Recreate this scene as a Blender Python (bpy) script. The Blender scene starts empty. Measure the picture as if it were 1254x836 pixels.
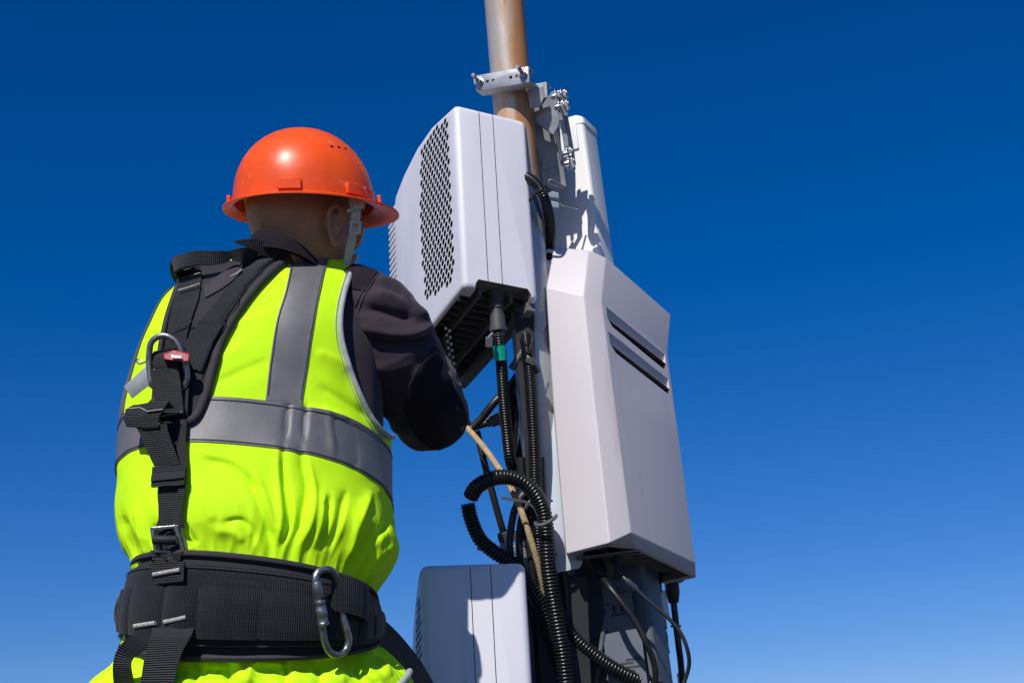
import bpy, bmesh, math, random
import numpy as np
from mathutils import Vector, Matrix, noise
from mathutils.bvhtree import BVHTree
random.seed(7)
R_ = math.radians
sc = bpy.context.scene
COL = sc.collection

# ------------------------------------------------------------------ camera
PITCH, ROLL, LENS = R_(20.0), 0.06, 50.0
IW, IH = 1254.0, 836.0
F = IW * LENS / 36.0
CL = Vector((0, 0, 0.65))
r0 = Vector((1, 0, 0)); u0 = Vector((0, -math.sin(PITCH), math.cos(PITCH))); FW = Vector((0, math.cos(PITCH), math.sin(PITCH)))
CR = (r0 * math.cos(ROLL) - u0 * math.sin(ROLL)).normalized()
CU = (r0 * math.sin(ROLL) + u0 * math.cos(ROLL)).normalized()
CB = -FW
cam_d = bpy.data.cameras.new('camera'); cam = bpy.data.objects.new('camera', cam_d); COL.objects.link(cam)
cam_d.lens = LENS; cam_d.sensor_width = 36; cam_d.clip_end = 5000; cam_d.clip_start = 0.05
cam.matrix_world = Matrix(((CR.x, CU.x, CB.x, CL.x), (CR.y, CU.y, CB.y, CL.y), (CR.z, CU.z, CB.z, CL.z), (0, 0, 0, 1)))
sc.camera = cam

# ------------------------------------------------------------------ light
SUN = (CR * -0.30 + CU * 0.86 + CB * 0.42).normalized()
sun_el = math.asin(SUN.z); sun_az = math.atan2(SUN.x, SUN.y)
w = bpy.data.worlds.new('World'); sc.world = w; w.use_nodes = True
nt = w.node_tree; nt.nodes.clear()
sky = nt.nodes.new('ShaderNodeTexSky'); sky.sky_type = 'NISHITA'; sky.sun_disc = False
sky.sun_elevation = sun_el; sky.sun_rotation = sun_az; sky.air_density = 1.0; sky.dust_density = 0.25; sky.ozone_density = 3.0; sky.altitude = 300
gam = nt.nodes.new('ShaderNodeGamma'); gam.inputs[1].default_value = 1.10
hsv = nt.nodes.new('ShaderNodeHueSaturation'); hsv.inputs['Saturation'].default_value = 1.40; hsv.inputs['Value'].default_value = 1.0; hsv.inputs['Hue'].default_value = 0.5
tint = nt.nodes.new('ShaderNodeVectorMath'); tint.operation = 'MULTIPLY'; tint.inputs[1].default_value = (.60, .565, .765)
bg = nt.nodes.new('ShaderNodeBackground'); bg.inputs[1].default_value = 0.10
wo = nt.nodes.new('ShaderNodeOutputWorld')
nt.links.new(sky.outputs[0], gam.inputs[0]); nt.links.new(gam.outputs[0], hsv.inputs['Color']); nt.links.new(hsv.outputs[0], tint.inputs[0]); nt.links.new(tint.outputs[0], bg.inputs[0]); nt.links.new(bg.outputs[0], wo.inputs[0])
sd = bpy.data.lights.new('sun', 'SUN'); sd.energy = 4.6; sd.angle = R_(0.5); sd.color = (1.0, 0.955, 0.90)
so = bpy.data.objects.new('sun', sd); COL.objects.link(so)
so.rotation_euler = SUN.to_track_quat('Z', 'Y').to_euler()
sc.view_settings.view_transform = 'Standard'; sc.view_settings.look = 'None'; sc.view_settings.exposure = 0.0; sc.view_settings.gamma = 1.0
sc.view_settings.use_curve_mapping = False
sc.cycles.max_bounces = 6; sc.cycles.use_denoising = True

# ------------------------------------------------------------------ helpers
def ray(px, py):
    return (CR * ((px - IW/2) / F) - CU * ((py - IH/2) / F) + FW)
def P(px, py, d):
    return CL + ray(px, py) * d
def pix(p):
    q = p - CL; d = q.dot(FW)
    return (IW/2 + F * q.dot(CR) / d, IH/2 - F * q.dot(CU) / d, d)
def on_plane(px, py, o, n):
    r = ray(px, py); return CL + r * ((o - CL).dot(n) / r.dot(n))
def c2w(a):  # numpy camera-frame -> world
    M = np.array([CR, CU, CB]); return a @ M + np.array(CL)

class MB:
    def __init__(s): s.v = []; s.f = []; s.uv = {}
    def add(s, vs, fs, uvs=None):
        o = len(s.v); s.v += [Vector(x) for x in vs]; s.f += [tuple(i + o for i in f) for f in fs]
        if uvs:
            for i, u in enumerate(uvs): s.uv[o + i] = u
        return s
    def box(s, c, ax, ay, az):   # centre, half vectors
        vs = [c + ax*i + ay*j + az*k for i in (-1, 1) for j in (-1, 1) for k in (-1, 1)]
        return s.add(vs, [(0,1,3,2),(4,6,7,5),(0,4,5,1),(2,3,7,6),(0,2,6,4),(1,5,7,3)])
    def prism(s, poly, vec):
        n = len(poly); vs = list(poly) + [p + vec for p in poly]
        return s.add(vs, [tuple(range(n))[::-1], tuple(range(n, 2*n))] + [(i, (i+1) % n, n + (i+1) % n, n + i) for i in range(n)])
    def loft(s, rings, close=True, cap=True, uvs=None):
        n = len(rings[0]); vs = [p for r in rings for p in r]; fs = []
        for k in range(len(rings)-1):
            for i in range(n if close else n-1):
                j = (i+1) % n; fs.append((k*n+i, k*n+j, (k+1)*n+j, (k+1)*n+i))
        if cap: fs.append(tuple(range(n))[::-1]); fs.append(tuple((len(rings)-1)*n + i for i in range(n)))
        return s.add(vs, fs, uvs)
    def cyl(s, a, b, r, seg=16, r2=None):
        d = (b - a).normalized(); x = d.orthogonal().normalized(); y = d.cross(x); r2 = r if r2 is None else r2
        return s.loft([[a + (x*math.cos(t) + y*math.sin(t))*r for t in [2*math.pi*i/seg for i in range(seg)]],
                       [b + (x*math.cos(t) + y*math.sin(t))*r2 for t in [2*math.pi*i/seg for i in range(seg)]]])
    def tube(s, pts, r, seg=12, step=0.006, pitch=None, amp=0.0015, flat=None, smooth=True):
        pts = [Vector(p) for p in pts]
        q = spline(pts, 14) if smooth and len(pts) > 2 else pts
        L = [0]
        for i in range(1, len(q)): L.append(L[-1] + (q[i]-q[i-1]).length)
        if pitch: step = pitch / 4
        n = max(2, int(L[-1] / step)); path = []; k = 0
        for i in range(n + 1):
            d = L[-1] * i / n
            while k < len(L) - 2 and L[k+1] < d: k += 1
            t = (d - L[k]) / max(1e-9, L[k+1] - L[k]); path.append(q[k].lerp(q[k+1], t))
        T = (path[1]-path[0]).normalized(); X = T.orthogonal().normalized(); rings = []
        for i, p in enumerate(path):
            T = (path[min(i+1, n)] - path[max(i-1, 0)]).normalized()
            X = (X - T * X.dot(T)).normalized(); Y = T.cross(X)
            rr = r(i / n) if callable(r) else r
            if pitch: rr -= amp * (1, .25, -.0, .25)[::1][i % 4] if False else amp * (0, .3, 1, .3)[i % 4]
            rings.append([p + (X*math.cos(a) + Y*math.sin(a)) * rr for a in [2*math.pi*j/seg for j in range(seg)]])
        return s.loft(rings)
    def sheet(s, G, t, uvs=True):
        nr, nc = len(G), len(G[0]); N = []
        for i in range(nr):
            row = []
            for j in range(nc):
                a = G[min(i+1, nr-1)][j] - G[max(i-1, 0)][j]; b = G[i][min(j+1, nc-1)] - G[i][max(j-1, 0)]
                n = a.cross(b); n = n.normalized() if n.length > 1e-12 else CB.copy()
                row.append(n)
            N.append(row)
        m = N[nr//2][nc//2]
        sg = 1 if m.dot(CB) > 0 else -1
        B = [[G[i][j] - N[i][j]*(sg*t) for j in range(nc)] for i in range(nr)]
        vs = [p for r in G for p in r] + [p for r in B for p in r]; o = nr*nc; fs = []
        al = [0.0]
        for i in range(1, nr): al.append(al[-1] + (G[i][nc//2] - G[i-1][nc//2]).length)
        uv = []
        for _ in (0, 1):
            for i in range(nr):
                w_ = 0
                for j in range(nc):
                    if j: w_ += (G[i][j]-G[i][j-1]).length
                    uv.append((al[i], w_))
        for i in range(nr-1):
            for j in range(nc-1):
                a = i*nc+j; fs.append((a, a+1, a+nc+1, a+nc)); fs.append((o+a, o+a+nc, o+a+nc+1, o+a+1))
        for j in range(nc-1):
            fs.append((j, o+j, o+j+1, j+1)); a = (nr-1)*nc+j; fs.append((a, a+1, o+a+1, o+a))
        for i in range(nr-1):
            a = i*nc; fs.append((a, a+nc, o+a+nc, o+a)); a = i*nc+nc-1; fs.append((a, o+a, o+a+nc, a+nc))
        return s.add(vs, fs, uv)
    def build(s, name, mat, parent=None, smooth=True, bevel=0, ang=35, segs=2, recalc=True):
        off = root_loc(parent)
        me = bpy.data.meshes.new(name)
        me.from_pydata([v - off for v in s.v], [], s.f)
        if recalc:
            bm = bmesh.new(); bm.from_mesh(me); bmesh.ops.recalc_face_normals(bm, faces=bm.faces[:]); bm.to_mesh(me); bm.free()
        if s.uv:
            ul = me.uv_layers.new(name='UVMap'); li = np.zeros(len(me.loops), dtype=np.int32); me.loops.foreach_get('vertex_index', li)
            arr = np.array([s.uv.get(int(i), (0, 0)) for i in li], dtype=np.float32).ravel(); ul.data.foreach_set('uv', arr)
        me.materials.append(mat)
        o = bpy.data.objects.new(name, me); COL.objects.link(o)
        if smooth:
            me.polygons.foreach_set('use_smooth', [True]*len(me.polygons)); me.set_sharp_from_angle(angle=R_(ang))
        if bevel:
            b = o.modifiers.new('bevel', 'BEVEL'); b.width = bevel; b.segments = segs; b.limit_method = 'ANGLE'; b.angle_limit = R_(30); b.harden_normals = False
        if parent: o.parent = parent
        return o

def root_loc(p):
    v = Vector((0, 0, 0))
    while p: v += p.location; p = p.parent
    return v
def spline(pts, n):
    out = []; m = len(pts)
    for i in range(m-1):
        a = pts[max(i-1, 0)]; b = pts[i]; c = pts[i+1]; d = pts[min(i+2, m-1)]
        for k in range(n):
            t = k/n; out.append(0.5*((2*b) + (c-a)*t + (2*a-5*b+4*c-d)*t*t + (3*b-3*c+d-a)*t**3))
    out.append(pts[-1]); return out
def tag(o, label=None, cat=None, group=None, kind=None):
    if label: o['label'] = label
    if cat: o['category'] = cat
    if group: o['group'] = group
    if kind: o['kind'] = kind
    return o
def empty(name, loc, label, cat, group=None):
    o = bpy.data.objects.new(name, None); o.empty_display_size = .1; o.location = loc; COL.objects.link(o)
    return tag(o, label, cat, group)
def bool_cut(o, cutmb, mat=None):
    cut = cutmb.build('cutter', mat or o.data.materials[0], None, smooth=False)
    cut.location = -root_loc(o.parent) if o.parent else Vector((0,0,0))
    cut.location = Vector((0,0,0))
    o_loc = root_loc(o.parent)
    old_parent = o.parent; o.parent = None; o.location = o_loc
    m = o.modifiers.new('cut', 'BOOLEAN'); m.object = cut; m.operation = 'DIFFERENCE'; m.solver = 'EXACT'; m.material_mode = 'TRANSFER'
    o.update_tag(); bpy.context.view_layer.update()
    dg = bpy.context.evaluated_depsgraph_get()
    me = bpy.data.meshes.new_from_object(o.evaluated_get(dg), depsgraph=dg)
    o.modifiers.clear(); me.name = o.data.name; o.data = me
    o.location = (0, 0, 0); o.parent = old_parent
    bpy.data.objects.remove(cut); bpy.context.view_layer.update()
    me.set_sharp_from_angle(angle=R_(35))
    return o
def bake(o):
    bpy.context.view_layer.update(); dg = bpy.context.evaluated_depsgraph_get()
    me = bpy.data.meshes.new_from_object(o.evaluated_get(dg), depsgraph=dg); o.modifiers.clear(); o.data = me; return o

# ------------------------------------------------------------------ materials
def mat(name, col, rough=.5, metal=0, var=.0, vscale=8, bump=0, bscale=200, spec=.5, weave=None, transl=0, stretch=(1,1,1), dirt=None, coat=0, sheen=0):
    m = bpy.data.materials.new(name); m.use_nodes = True; n = m.node_tree; N = n.nodes; Lk = n.links.new
    b = N['Principled BSDF']; b.inputs['Roughness'].default_value = rough; b.inputs['Metallic'].default_value = metal
    b.inputs['Specular IOR Level'].default_value = spec; b.inputs['Coat Weight'].default_value = coat
    if sheen: b.inputs['Sheen Weight'].default_value = sheen; b.inputs['Sheen Roughness'].default_value = .5
    tc = N.new('ShaderNodeTexCoord'); mp = N.new('ShaderNodeMapping'); mp.inputs['Scale'].default_value = stretch; Lk(tc.outputs['Object'], mp.inputs[0])
    colsock = None
    rgb = N.new('ShaderNodeRGB'); rgb.outputs[0].default_value = (*col, 1); colsock = rgb.outputs[0]
    if var:
        nz = N.new('ShaderNodeTexNoise'); nz.inputs['Scale'].default_value = vscale; nz.inputs['Detail'].default_value = 6; Lk(mp.outputs[0], nz.inputs['Vector'])
        mr = N.new('ShaderNodeMapRange'); mr.inputs['From Min'].default_value = .3; mr.inputs['From Max'].default_value = .7; mr.inputs['To Min'].default_value = 1-var; mr.inputs['To Max'].default_value = 1+var
        Lk(nz.outputs['Fac'], mr.inputs['Value'])
        mx = N.new('ShaderNodeVectorMath'); mx.operation = 'SCALE'; Lk(colsock, mx.inputs[0]); Lk(mr.outputs[0], mx.inputs['Scale']); colsock = mx.outputs[0]
        rr = N.new('ShaderNodeMapRange'); rr.inputs['To Min'].default_value = max(0, rough-.08); rr.inputs['To Max'].default_value = min(1, rough+.08); Lk(nz.outputs['Fac'], rr.inputs['Value']); Lk(rr.outputs[0], b.inputs['Roughness'])
    if dirt:   # (colour, threshold, scale, stretch)
        dc, th, ds, dst = dirt
        mp2 = N.new('ShaderNodeMapping'); mp2.inputs['Scale'].default_value = dst; Lk(tc.outputs['Object'], mp2.inputs[0])
        nz2 = N.new('ShaderNodeTexNoise'); nz2.inputs['Scale'].default_value = ds; nz2.inputs['Detail'].default_value = 8; nz2.inputs['Roughness'].default_value = .65; Lk(mp2.outputs[0], nz2.inputs['Vector'])
        mr2 = N.new('ShaderNodeMapRange'); mr2.inputs['From Min'].default_value = th; mr2.inputs['From Max'].default_value = th+.12; Lk(nz2.outputs['Fac'], mr2.inputs['Value'])
        mm = N.new('ShaderNodeMix'); mm.data_type = 'RGBA'; Lk(mr2.outputs[0], mm.inputs[0]); Lk(colsock, mm.inputs[6]); mm.inputs[7].default_value = (*dc, 1); colsock = mm.outputs[2]
    Lk(colsock, b.inputs['Base Color'])
    bn = None
    if bump:
        nb = N.new('ShaderNodeTexNoise'); nb.inputs['Scale'].default_value = bscale; nb.inputs['Detail'].default_value = 4; Lk(mp.outputs[0], nb.inputs['Vector'])
        bp = N.new('ShaderNodeBump'); bp.inputs['Strength'].default_value = bump; bp.inputs['Distance'].default_value = .002; Lk(nb.outputs['Fac'], bp.inputs['Height']); bn = bp.outputs[0]
    if weave:  # (cycles per metre along, strength)
        uvn = N.new('ShaderNodeUVMap'); sx = N.new('ShaderNodeSeparateXYZ'); Lk(uvn.outputs[0], sx.inputs[0])
        def sine(sock, k):
            a = N.new('ShaderNodeMath'); a.operation = 'MULTIPLY'; a.inputs[1].default_value = k*6.2832; Lk(sock, a.inputs[0])
            c = N.new('ShaderNodeMath'); c.operation = 'SINE'; Lk(a.outputs[0], c.inputs[0]); return c.outputs[0]
        s1 = sine(sx.outputs[0], weave[0]); s2 = sine(sx.outputs[1], weave[0]*.45)
        ad = N.new('ShaderNodeMath'); ad.operation = 'MULTIPLY_ADD'; ad.inputs[1].default_value = .10; Lk(s2, ad.inputs[0]); Lk(s1, ad.inputs[2])
        bp2 = N.new('ShaderNodeBump'); bp2.inputs['Strength'].default_value = weave[1]; bp2.inputs['Distance'].default_value = .0006; Lk(ad.outputs[0], bp2.inputs['Height'])
        if bn: Lk(bn, bp2.inputs['Normal'])
        bn = bp2.outputs[0]
        # light on the ribs and shade between them, put into the yarn colour
        mr3 = N.new('ShaderNodeMapRange'); mr3.inputs['From Min'].default_value = -1.35; mr3.inputs['From Max'].default_value = 1.35; mr3.inputs['To Min'].default_value = .6; mr3.inputs['To Max'].default_value = 1.5; Lk(ad.outputs[0], mr3.inputs['Value'])
        v3 = N.new('ShaderNodeVectorMath'); v3.operation = 'SCALE'; Lk(colsock, v3.inputs[0]); Lk(mr3.outputs[0], v3.inputs['Scale']); Lk(v3.outputs[0], b.inputs['Base Color'])
    if bn: Lk(bn, b.inputs['Normal'])
    if transl:
        tr = N.new('ShaderNodeBsdfTranslucent'); Lk(colsock, tr.inputs[0]); ms = N.new('ShaderNodeMixShader'); ms.inputs[0].default_value = transl
        out = N['Material Output']; Lk(b.outputs[0], ms.inputs[1]); Lk(tr.outputs[0], ms.inputs[2]); Lk(ms.outputs[0], out.inputs[0])
    return m

M = dict(
 lav = mat('lavender_white_plastic', (.70, .69, .74), .42, var=.04, vscale=5, bump=.03, bscale=900, dirt=((.60,.59,.60), .60, 22, (1,1,.12))),
 holes = mat('hole_inside_shade', (.006,.006,.008), .8),  # near-black colour stands in for shade inside cut holes and slots
 warm = mat('warm_white_paint', (.57, .53, .545), .48, var=.03, vscale=4, bump=.05, bscale=1200, dirt=((.50,.45,.44), .60, 20, (1,1,.10))),
 flange = mat('pale_blue_grey_paint', (.50, .56, .63), .5, var=.05, vscale=6, bump=.04, bscale=700),
 cream = mat('cream_fibreglass', (.78, .78, .74), .45, var=.04, vscale=6, bump=.05, bscale=400, dirt=((.6,.6,.55), .66, 14, (1,1,.3))),
 galv = mat('galvanised_steel', (.36, .375, .40), .5, .45, var=.18, vscale=30, bump=.1, bscale=200),
 steel = mat('bright_steel', (.62, .62, .62), .3, 1, var=.1, vscale=60, bump=.05, bscale=300),
 dsteel = mat('worn_steel', (.28, .29, .29), .35, .9, var=.3, vscale=120, bump=.15, bscale=500),
 black = mat('black_rubber', (.012, .012, .013), .42, var=.2, vscale=60, bump=.05, bscale=500),
 conduit = mat('black_corrugated_plastic', (.010, .010, .011), .3, var=.3, vscale=25),
 dgrey = mat('dark_grey_jacket_cable', (.035, .038, .045), .45, var=.1, vscale=30),
 gcable = mat('grey_cable', (.10, .105, .12), .45),
 cast = mat('dark_cast_metal', (.07, .068, .07), .55, .3, var=.2, vscale=40, bump=.1, bscale=300),
 under = mat('weathered_underside', (.16, .15, .15), .6, .1, var=.15, vscale=20, bump=.08, bscale=300),
 shade_grey = mat('antenna_shade_grey', (.085, .095, .11), .5, var=.1, vscale=8, bump=.05, bscale=300),  # shade on the lower antenna, put into the colour
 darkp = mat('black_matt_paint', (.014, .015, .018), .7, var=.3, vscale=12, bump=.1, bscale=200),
 shade_blue = mat('bracket_shade_blue', (.07, .085, .11), .55, .2, var=.25, vscale=20, bump=.08, bscale=200),  # shadow tone for the plate inside the antenna bracket
 green = mat('green_tape', (.0, .42, .28), .35, var=.1, vscale=90, bump=.2, bscale=250),
 white = mat('white_label', (.75, .75, .75), .5),
 labelm = mat('shade_darkened_label_film', (.13, .15, .18), .45, var=.05),  # label colour darkened to carry the shade below the big unit
 print_ = mat('label_print', (.02, .02, .025), .5),
 rope = mat('tan_rope', (.42, .31, .17), .85, var=.25, vscale=120, bump=.8, bscale=260, stretch=(1,1,1)),
 web = mat('black_webbing', (.0095, .0105, .0135), .62, var=.3, vscale=35, weave=(300, .9), bump=.15, bscale=1200, sheen=.06, spec=.35, dirt=((.03,.03,.03), .66, 30, (1,1,1))),
 pad = mat('black_pad_mesh', (.012, .0115, .014), .8, var=.2, vscale=30, bump=.5, bscale=1500, sheen=.08),
 piping = mat('brown_grey_binding', (.030, .026, .030), .8, var=.25, vscale=60, bump=.3, bscale=900),
 stitch = mat('pale_stitching', (.42, .40, .36), .8, bump=.8, bscale=900, var=.3, vscale=200),
 vest = mat('fluorescent_yellow_polyester', (.60, 1.0, .010), .75, var=.07, vscale=9, bump=.22, bscale=900, transl=.06, spec=.2, dirt=((.56,.78,.02), .66, 12, (1,1,1))),
 tape = mat('grey_reflective_tape', (.145, .142, .147), .42, .15, var=.1, vscale=22, bump=.25, bscale=1100, dirt=((.26,.26,.28), .70, 70, (1,1,1))),
 trim = mat('grey_vest_binding', (.36, .38, .38), .6, bump=.4, bscale=900, var=.1, vscale=80),
 jacket = mat('charcoal_purple_cotton', (.037, .027, .038), .9, spec=.25, var=.15, vscale=18, bump=.35, bscale=1100, sheen=.1),
 patch = mat('black_reinforcement_cloth', (.023, .018, .024), .95, var=.2, vscale=20, bump=.6, bscale=900, spec=.1),
 collar = mat('dark_collar_cloth', (.017, .013, .017), .9, var=.15, vscale=20, bump=.5, bscale=900, spec=.15),
 seam = mat('dark_thread', (.045, .04, .05), .8, bump=.5, bscale=900),
 skin = mat('tanned_skin', (.37, .18, .10), .5, var=.14, vscale=30, bump=.45, bscale=420, dirt=((.33,.17,.11), .58, 260, (1,1,1))),
 stubble = mat('short_grey_hair', (.09, .06, .05), .8, var=.3, vscale=300, bump=.6, bscale=900),
 helmet = mat('orange_polypropylene', (.97, .108, .010), .35, var=.08, vscale=14, bump=.10, bscale=60, transl=.20, dirt=((.95,.24,.12), .60, 55, (1,.25,1))),
 strapw = mat('translucent_white_strap', (.62, .60, .56), .5, transl=.2, var=.08, vscale=60),
 red = mat('red_plastic', (.32, .02, .03), .45, var=.3, vscale=90, bump=.3, bscale=300),
 tagm = mat('grey_tag_plate', (.42, .44, .44), .5, .1, var=.1, vscale=50),
 trouser = mat('dark_trouser_cotton', (.03, .028, .036), .85, bump=.3, bscale=900, var=.1),
 boot = mat('black_leather', (.02, .018, .016), .45, bump=.2, bscale=200),
)
# rusty pole
def pole_mat():
    m = mat('rust_streaked_galvanised_pipe', (.42, .45, .48), .42, .45, var=.12, vscale=14, stretch=(1,1,.3), bump=.08, bscale=120)
    n = m.node_tree; N = n.nodes; Lk = n.links.new; b = N['Principled BSDF']
    base = b.inputs['Base Color'].links[0].from_socket
    tc = N.new('ShaderNodeTexCoord'); mp = N.new('ShaderNodeMapping'); mp.inputs['Scale'].default_value = (26, 26, 1.6); Lk(tc.outputs['Object'], mp.inputs[0])
    nz = N.new('ShaderNodeTexNoise'); nz.inputs['Scale'].default_value = 1.0; nz.inputs['Detail'].default_value = 7; nz.inputs['Roughness'].default_value = .6; Lk(mp.outputs[0], nz.inputs['Vector'])
    sx = N.new('ShaderNodeSeparateXYZ'); Lk(tc.outputs['Object'], sx.inputs[0])
    # the rust runs down the pipe's right-hand side (a stain of its own), strongest near the top
    lean = N.new('ShaderNodeMath'); lean.operation = 'MULTIPLY_ADD'; lean.inputs[1].default_value = LEAN; Lk(sx.outputs[2], lean.inputs[0]); Lk(sx.outputs[0], lean.inputs[2])
    g = N.new('ShaderNodeMapRange'); g.inputs['From Min'].default_value = -.04; g.inputs['From Max'].default_value = .04; g.inputs['To Min'].default_value = -.08; g.inputs['To Max'].default_value = .15; Lk(lean.outputs[0], g.inputs['Value'])
    h = N.new('ShaderNodeMapRange'); h.inputs['From Min'].default_value = 1.78; h.inputs['From Max'].default_value = 2.06; h.inputs['To Min'].default_value = -.5; h.inputs['To Max'].default_value = .12; Lk(sx.outputs[2], h.inputs['Value'])
    a1 = N.new('ShaderNodeMath'); a1.operation = 'ADD'; Lk(nz.outputs['Fac'], a1.inputs[0]); Lk(g.outputs[0], a1.inputs[1])
    a2 = N.new('ShaderNodeMath'); a2.operation = 'ADD'; Lk(a1.outputs[0], a2.inputs[0]); Lk(h.outputs[0], a2.inputs[1])
    mr = N.new('ShaderNodeMapRange'); mr.inputs['From Min'].default_value = .48; mr.inputs['From Max'].default_value = .72; Lk(a2.outputs[0], mr.inputs['Value'])
    cr = N.new('ShaderNodeValToRGB'); cr.color_ramp.elements[0].color = (.60, .46, .23, 1); cr.color_ramp.elements[1].color = (.45, .20, .07, 1); cr.color_ramp.elements[0].position = .45; cr.color_ramp.elements[1].position = .75; Lk(a2.outputs[0], cr.inputs[0])
    mm = N.new('ShaderNodeMix'); mm.data_type = 'RGBA'; Lk(mr.outputs[0], mm.inputs[0]); Lk(base, mm.inputs[6]); Lk(cr.outputs[0], mm.inputs[7]); Lk(mm.outputs[2], b.inputs['Base Color'])
    me = N.new('ShaderNodeMapRange'); me.inputs['To Min'].default_value = .45; me.inputs['To Max'].default_value = .05; Lk(mr.outputs[0], me.inputs['Value']); Lk(me.outputs[0], b.inputs['Metallic'])
    return m
_t = P(616, 0, 3.02); _b = P(637, 240, 2.93); LEAN = -(_t.x - _b.x) / (_t.z - _b.z)
M['pole'] = pole_mat()

# ------------------------------------------------------------------ ground (roof deck far below the frame)
g = MB(); g.add([(-800,-800,0),(800,-800,0),(800,800,0),(-800,800,0)], [(0,1,2,3)])
gm = mat('roofing_felt', (.045,.045,.048), .9, var=.2, vscale=3, bump=.6, bscale=60)
tag(g.build('ground', gm, smooth=False), kind='structure')

# ------------------------------------------------------------------ mast
pt = P(617, 0, 3.02); pb = P(637.5, 240, 2.93); pdir = (pb - pt).normalized()
ptop = pt - pdir * 0.35; pfoot = pt + pdir * ((pt.z) / -pdir.z)
pole = empty('antenna_mast', pfoot, 'rust-streaked galvanised steel pipe rising behind the white radio units', 'mast')
pm = MB(); N_ = 40; x_ = pdir.orthogonal().normalized(); y_ = pdir.cross(x_)
pm.tube([ptop, pfoot + pdir * -0.01], .0415, seg=40, step=.2, smooth=False)
pm.build('pipe', M['pole'], pole)
bp_ = MB(); bp_.cyl(pfoot + Vector((0,0,.002)), pfoot + Vector((0,0,.018)), .13, 24); bp_.build('base_plate', M['galv'], pole, bevel=.002)
def pole_at(py):   # mast axis point seen at image row py
    lo, hi = 0.0, 4.0
    for _ in range(40):
        m_ = (lo+hi)/2
        q = pix(ptop + pdir*m_)
        if q[1] < py: lo = m_
        else: hi = m_
    return ptop + pdir*lo

# ------------------------------------------------------------------ radio unit with perforated side
def radio_unit(corner, yaw, pitch, roll, W, L, Hh, label, prof, name='radio_unit', hole_poly=None, roundr=.012, seams=(.33,.52), group=None, cols_rows=None, fins=True):
    """corner: world point where front face, left side and top meet. prof: side outline in (away, down)."""
    e1 = Vector((math.cos(yaw), math.sin(yaw), 0)); e2 = Vector((-math.sin(yaw), math.cos(yaw), 0)); e3 = Vector((0, 0, -1))
    e2 = e2*math.cos(pitch) + e3*math.sin(pitch); e1 = e1 + e3*roll
    Q = lambda a, b, c: corner + e1*a + e2*b + e3*c
    root = empty(name, Q(W/2, L/2, Hh), label, 'radio unit', group)
    mb = MB(); mb.prism([Q(0, b, c) for b, c in prof], e1 * W)
    sh = mb.build('housing', M['lav'], root, smooth=True)
    b = sh.modifiers.new('b', 'BEVEL'); b.width = roundr; b.segments = 5; b.limit_method = 'ANGLE'; b.angle_limit = R_(12)
    bake_p(sh)
    # bottom cavity
    c = MB(); c.box(Q(W/2, L*.53, Hh - .0), e1*(W/2-.007), e2*(L*.47-.010), e3*.045)
    c2 = MB(); c2.prism([Q(W*.16, -.02, Hh+.02), Q(W*.16, -.02, Hh-.012), Q(W*.20, -.02, Hh-.022), Q(W*.86, -.02, Hh-.022), Q(W*.90, -.02, Hh-.012), Q(W*.90, -.02, Hh+.02)], e2*.10)
    bool_cut(sh, c, M['under']); bool_cut(sh, c2, M['under'])
    # seams
    for k in seams:
        s_ = MB(); s_.box(Q(W*k, 0, Hh/2), e1*.0008, e2*.004, e3*(Hh)); bool_cut(sh, s_, M['cast'])
    # perforations: one hexagonal cell pattern, cut as real blind holes
    if hole_poly:
        poly = hole_poly
        def inside(x, y):
            r = False; n = len(poly); j = n-1
            for i in range(n):
                if ((poly[i][1] > y) != (poly[j][1] > y)) and x < (poly[j][0]-poly[i][0])*(y-poly[i][1])/(poly[j][1]-poly[i][1])+poly[i][0]: r = not r
                j = i
            return r
        hx, hy = cols_rows
        hb = MB(); rim = MB(); k = 0
        xs = [p[0] for p in poly]; ys = [p[1] for p in poly]
        y = min(ys); row = 0
        while y < max(ys):
            x = min(xs) + (hx/2 if row % 2 else 0)
            while x < max(xs):
                if inside(x, y):
                    ra, rb = hx*.43, hy*.54
                    ring = [Q(-.004, x + ra*math.cos(t), y + rb*math.sin(t)) for t in [R_(30+60*i) for i in range(6)]]
                    hb.prism(ring, e1*.012)
                    rim.add([], [])
                x += hx
            y += hy; row += 1
        bool_cut(sh, hb, M['holes'])
    # ribs in the underside
    rb = MB()
    for i in range(13):
        t = .10 + .84*i/12
        rb.box(Q(W/2, L*t, Hh - .030), e1*(W/2-.0085), e2*.0022, e3*.010)
    rb.box(Q(W*.30, L*.53, Hh-.022), e1*.003, e2*(L*.45), e3*.016)
    rb.box(Q(W*.72, L*.53, Hh-.022), e1*.003, e2*(L*.45), e3*.016)
    rb.build('underside_ribs', M['under'], root, bevel=.0008)
    # right lower rail with slots
    rl = MB(); rl.box(Q(W-.010, L*.53, Hh+.006), e1*.009, e2*(L*.49), e3*.008)
    r_ = rl.build('mounting_rail', M['under'], root)
    cc = MB()
    for i in range(9): cc.box(Q(W-.0, L*(.12+.1*i), Hh+.006), e1*.006, e2*.010, e3*.0045)
    bool_cut(r_, cc, M['holes'])
    # heat sink fins at the back
    if fins:
        fb = MB()
        yt = [c for b_, c in prof if b_ > L*.9]; y0 = min(yt) + .012
        n = int((Hh - y0) / .0145)
        fb.box(Q(W/2, L+.004, (y0+Hh)/2), e1*(W/2-.006), e2*.008, e3*((Hh-y0)/2-.004))
        for i in range(n):
            fb.box(Q(W/2, L+.022, y0 + .006 + i*.0145), e1*(W/2-.004), e2*.024, e3*.0036)
        fb.build('heat_sink', M['lav'], root, bevel=.0012)
    return root, Q, e1, e2, e3
def bake_p(o):
    p = o.parent; loc = root_loc(p); o.parent = None; o.location = (0,0,0)
    bake(o); o.parent = p; return o

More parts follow.
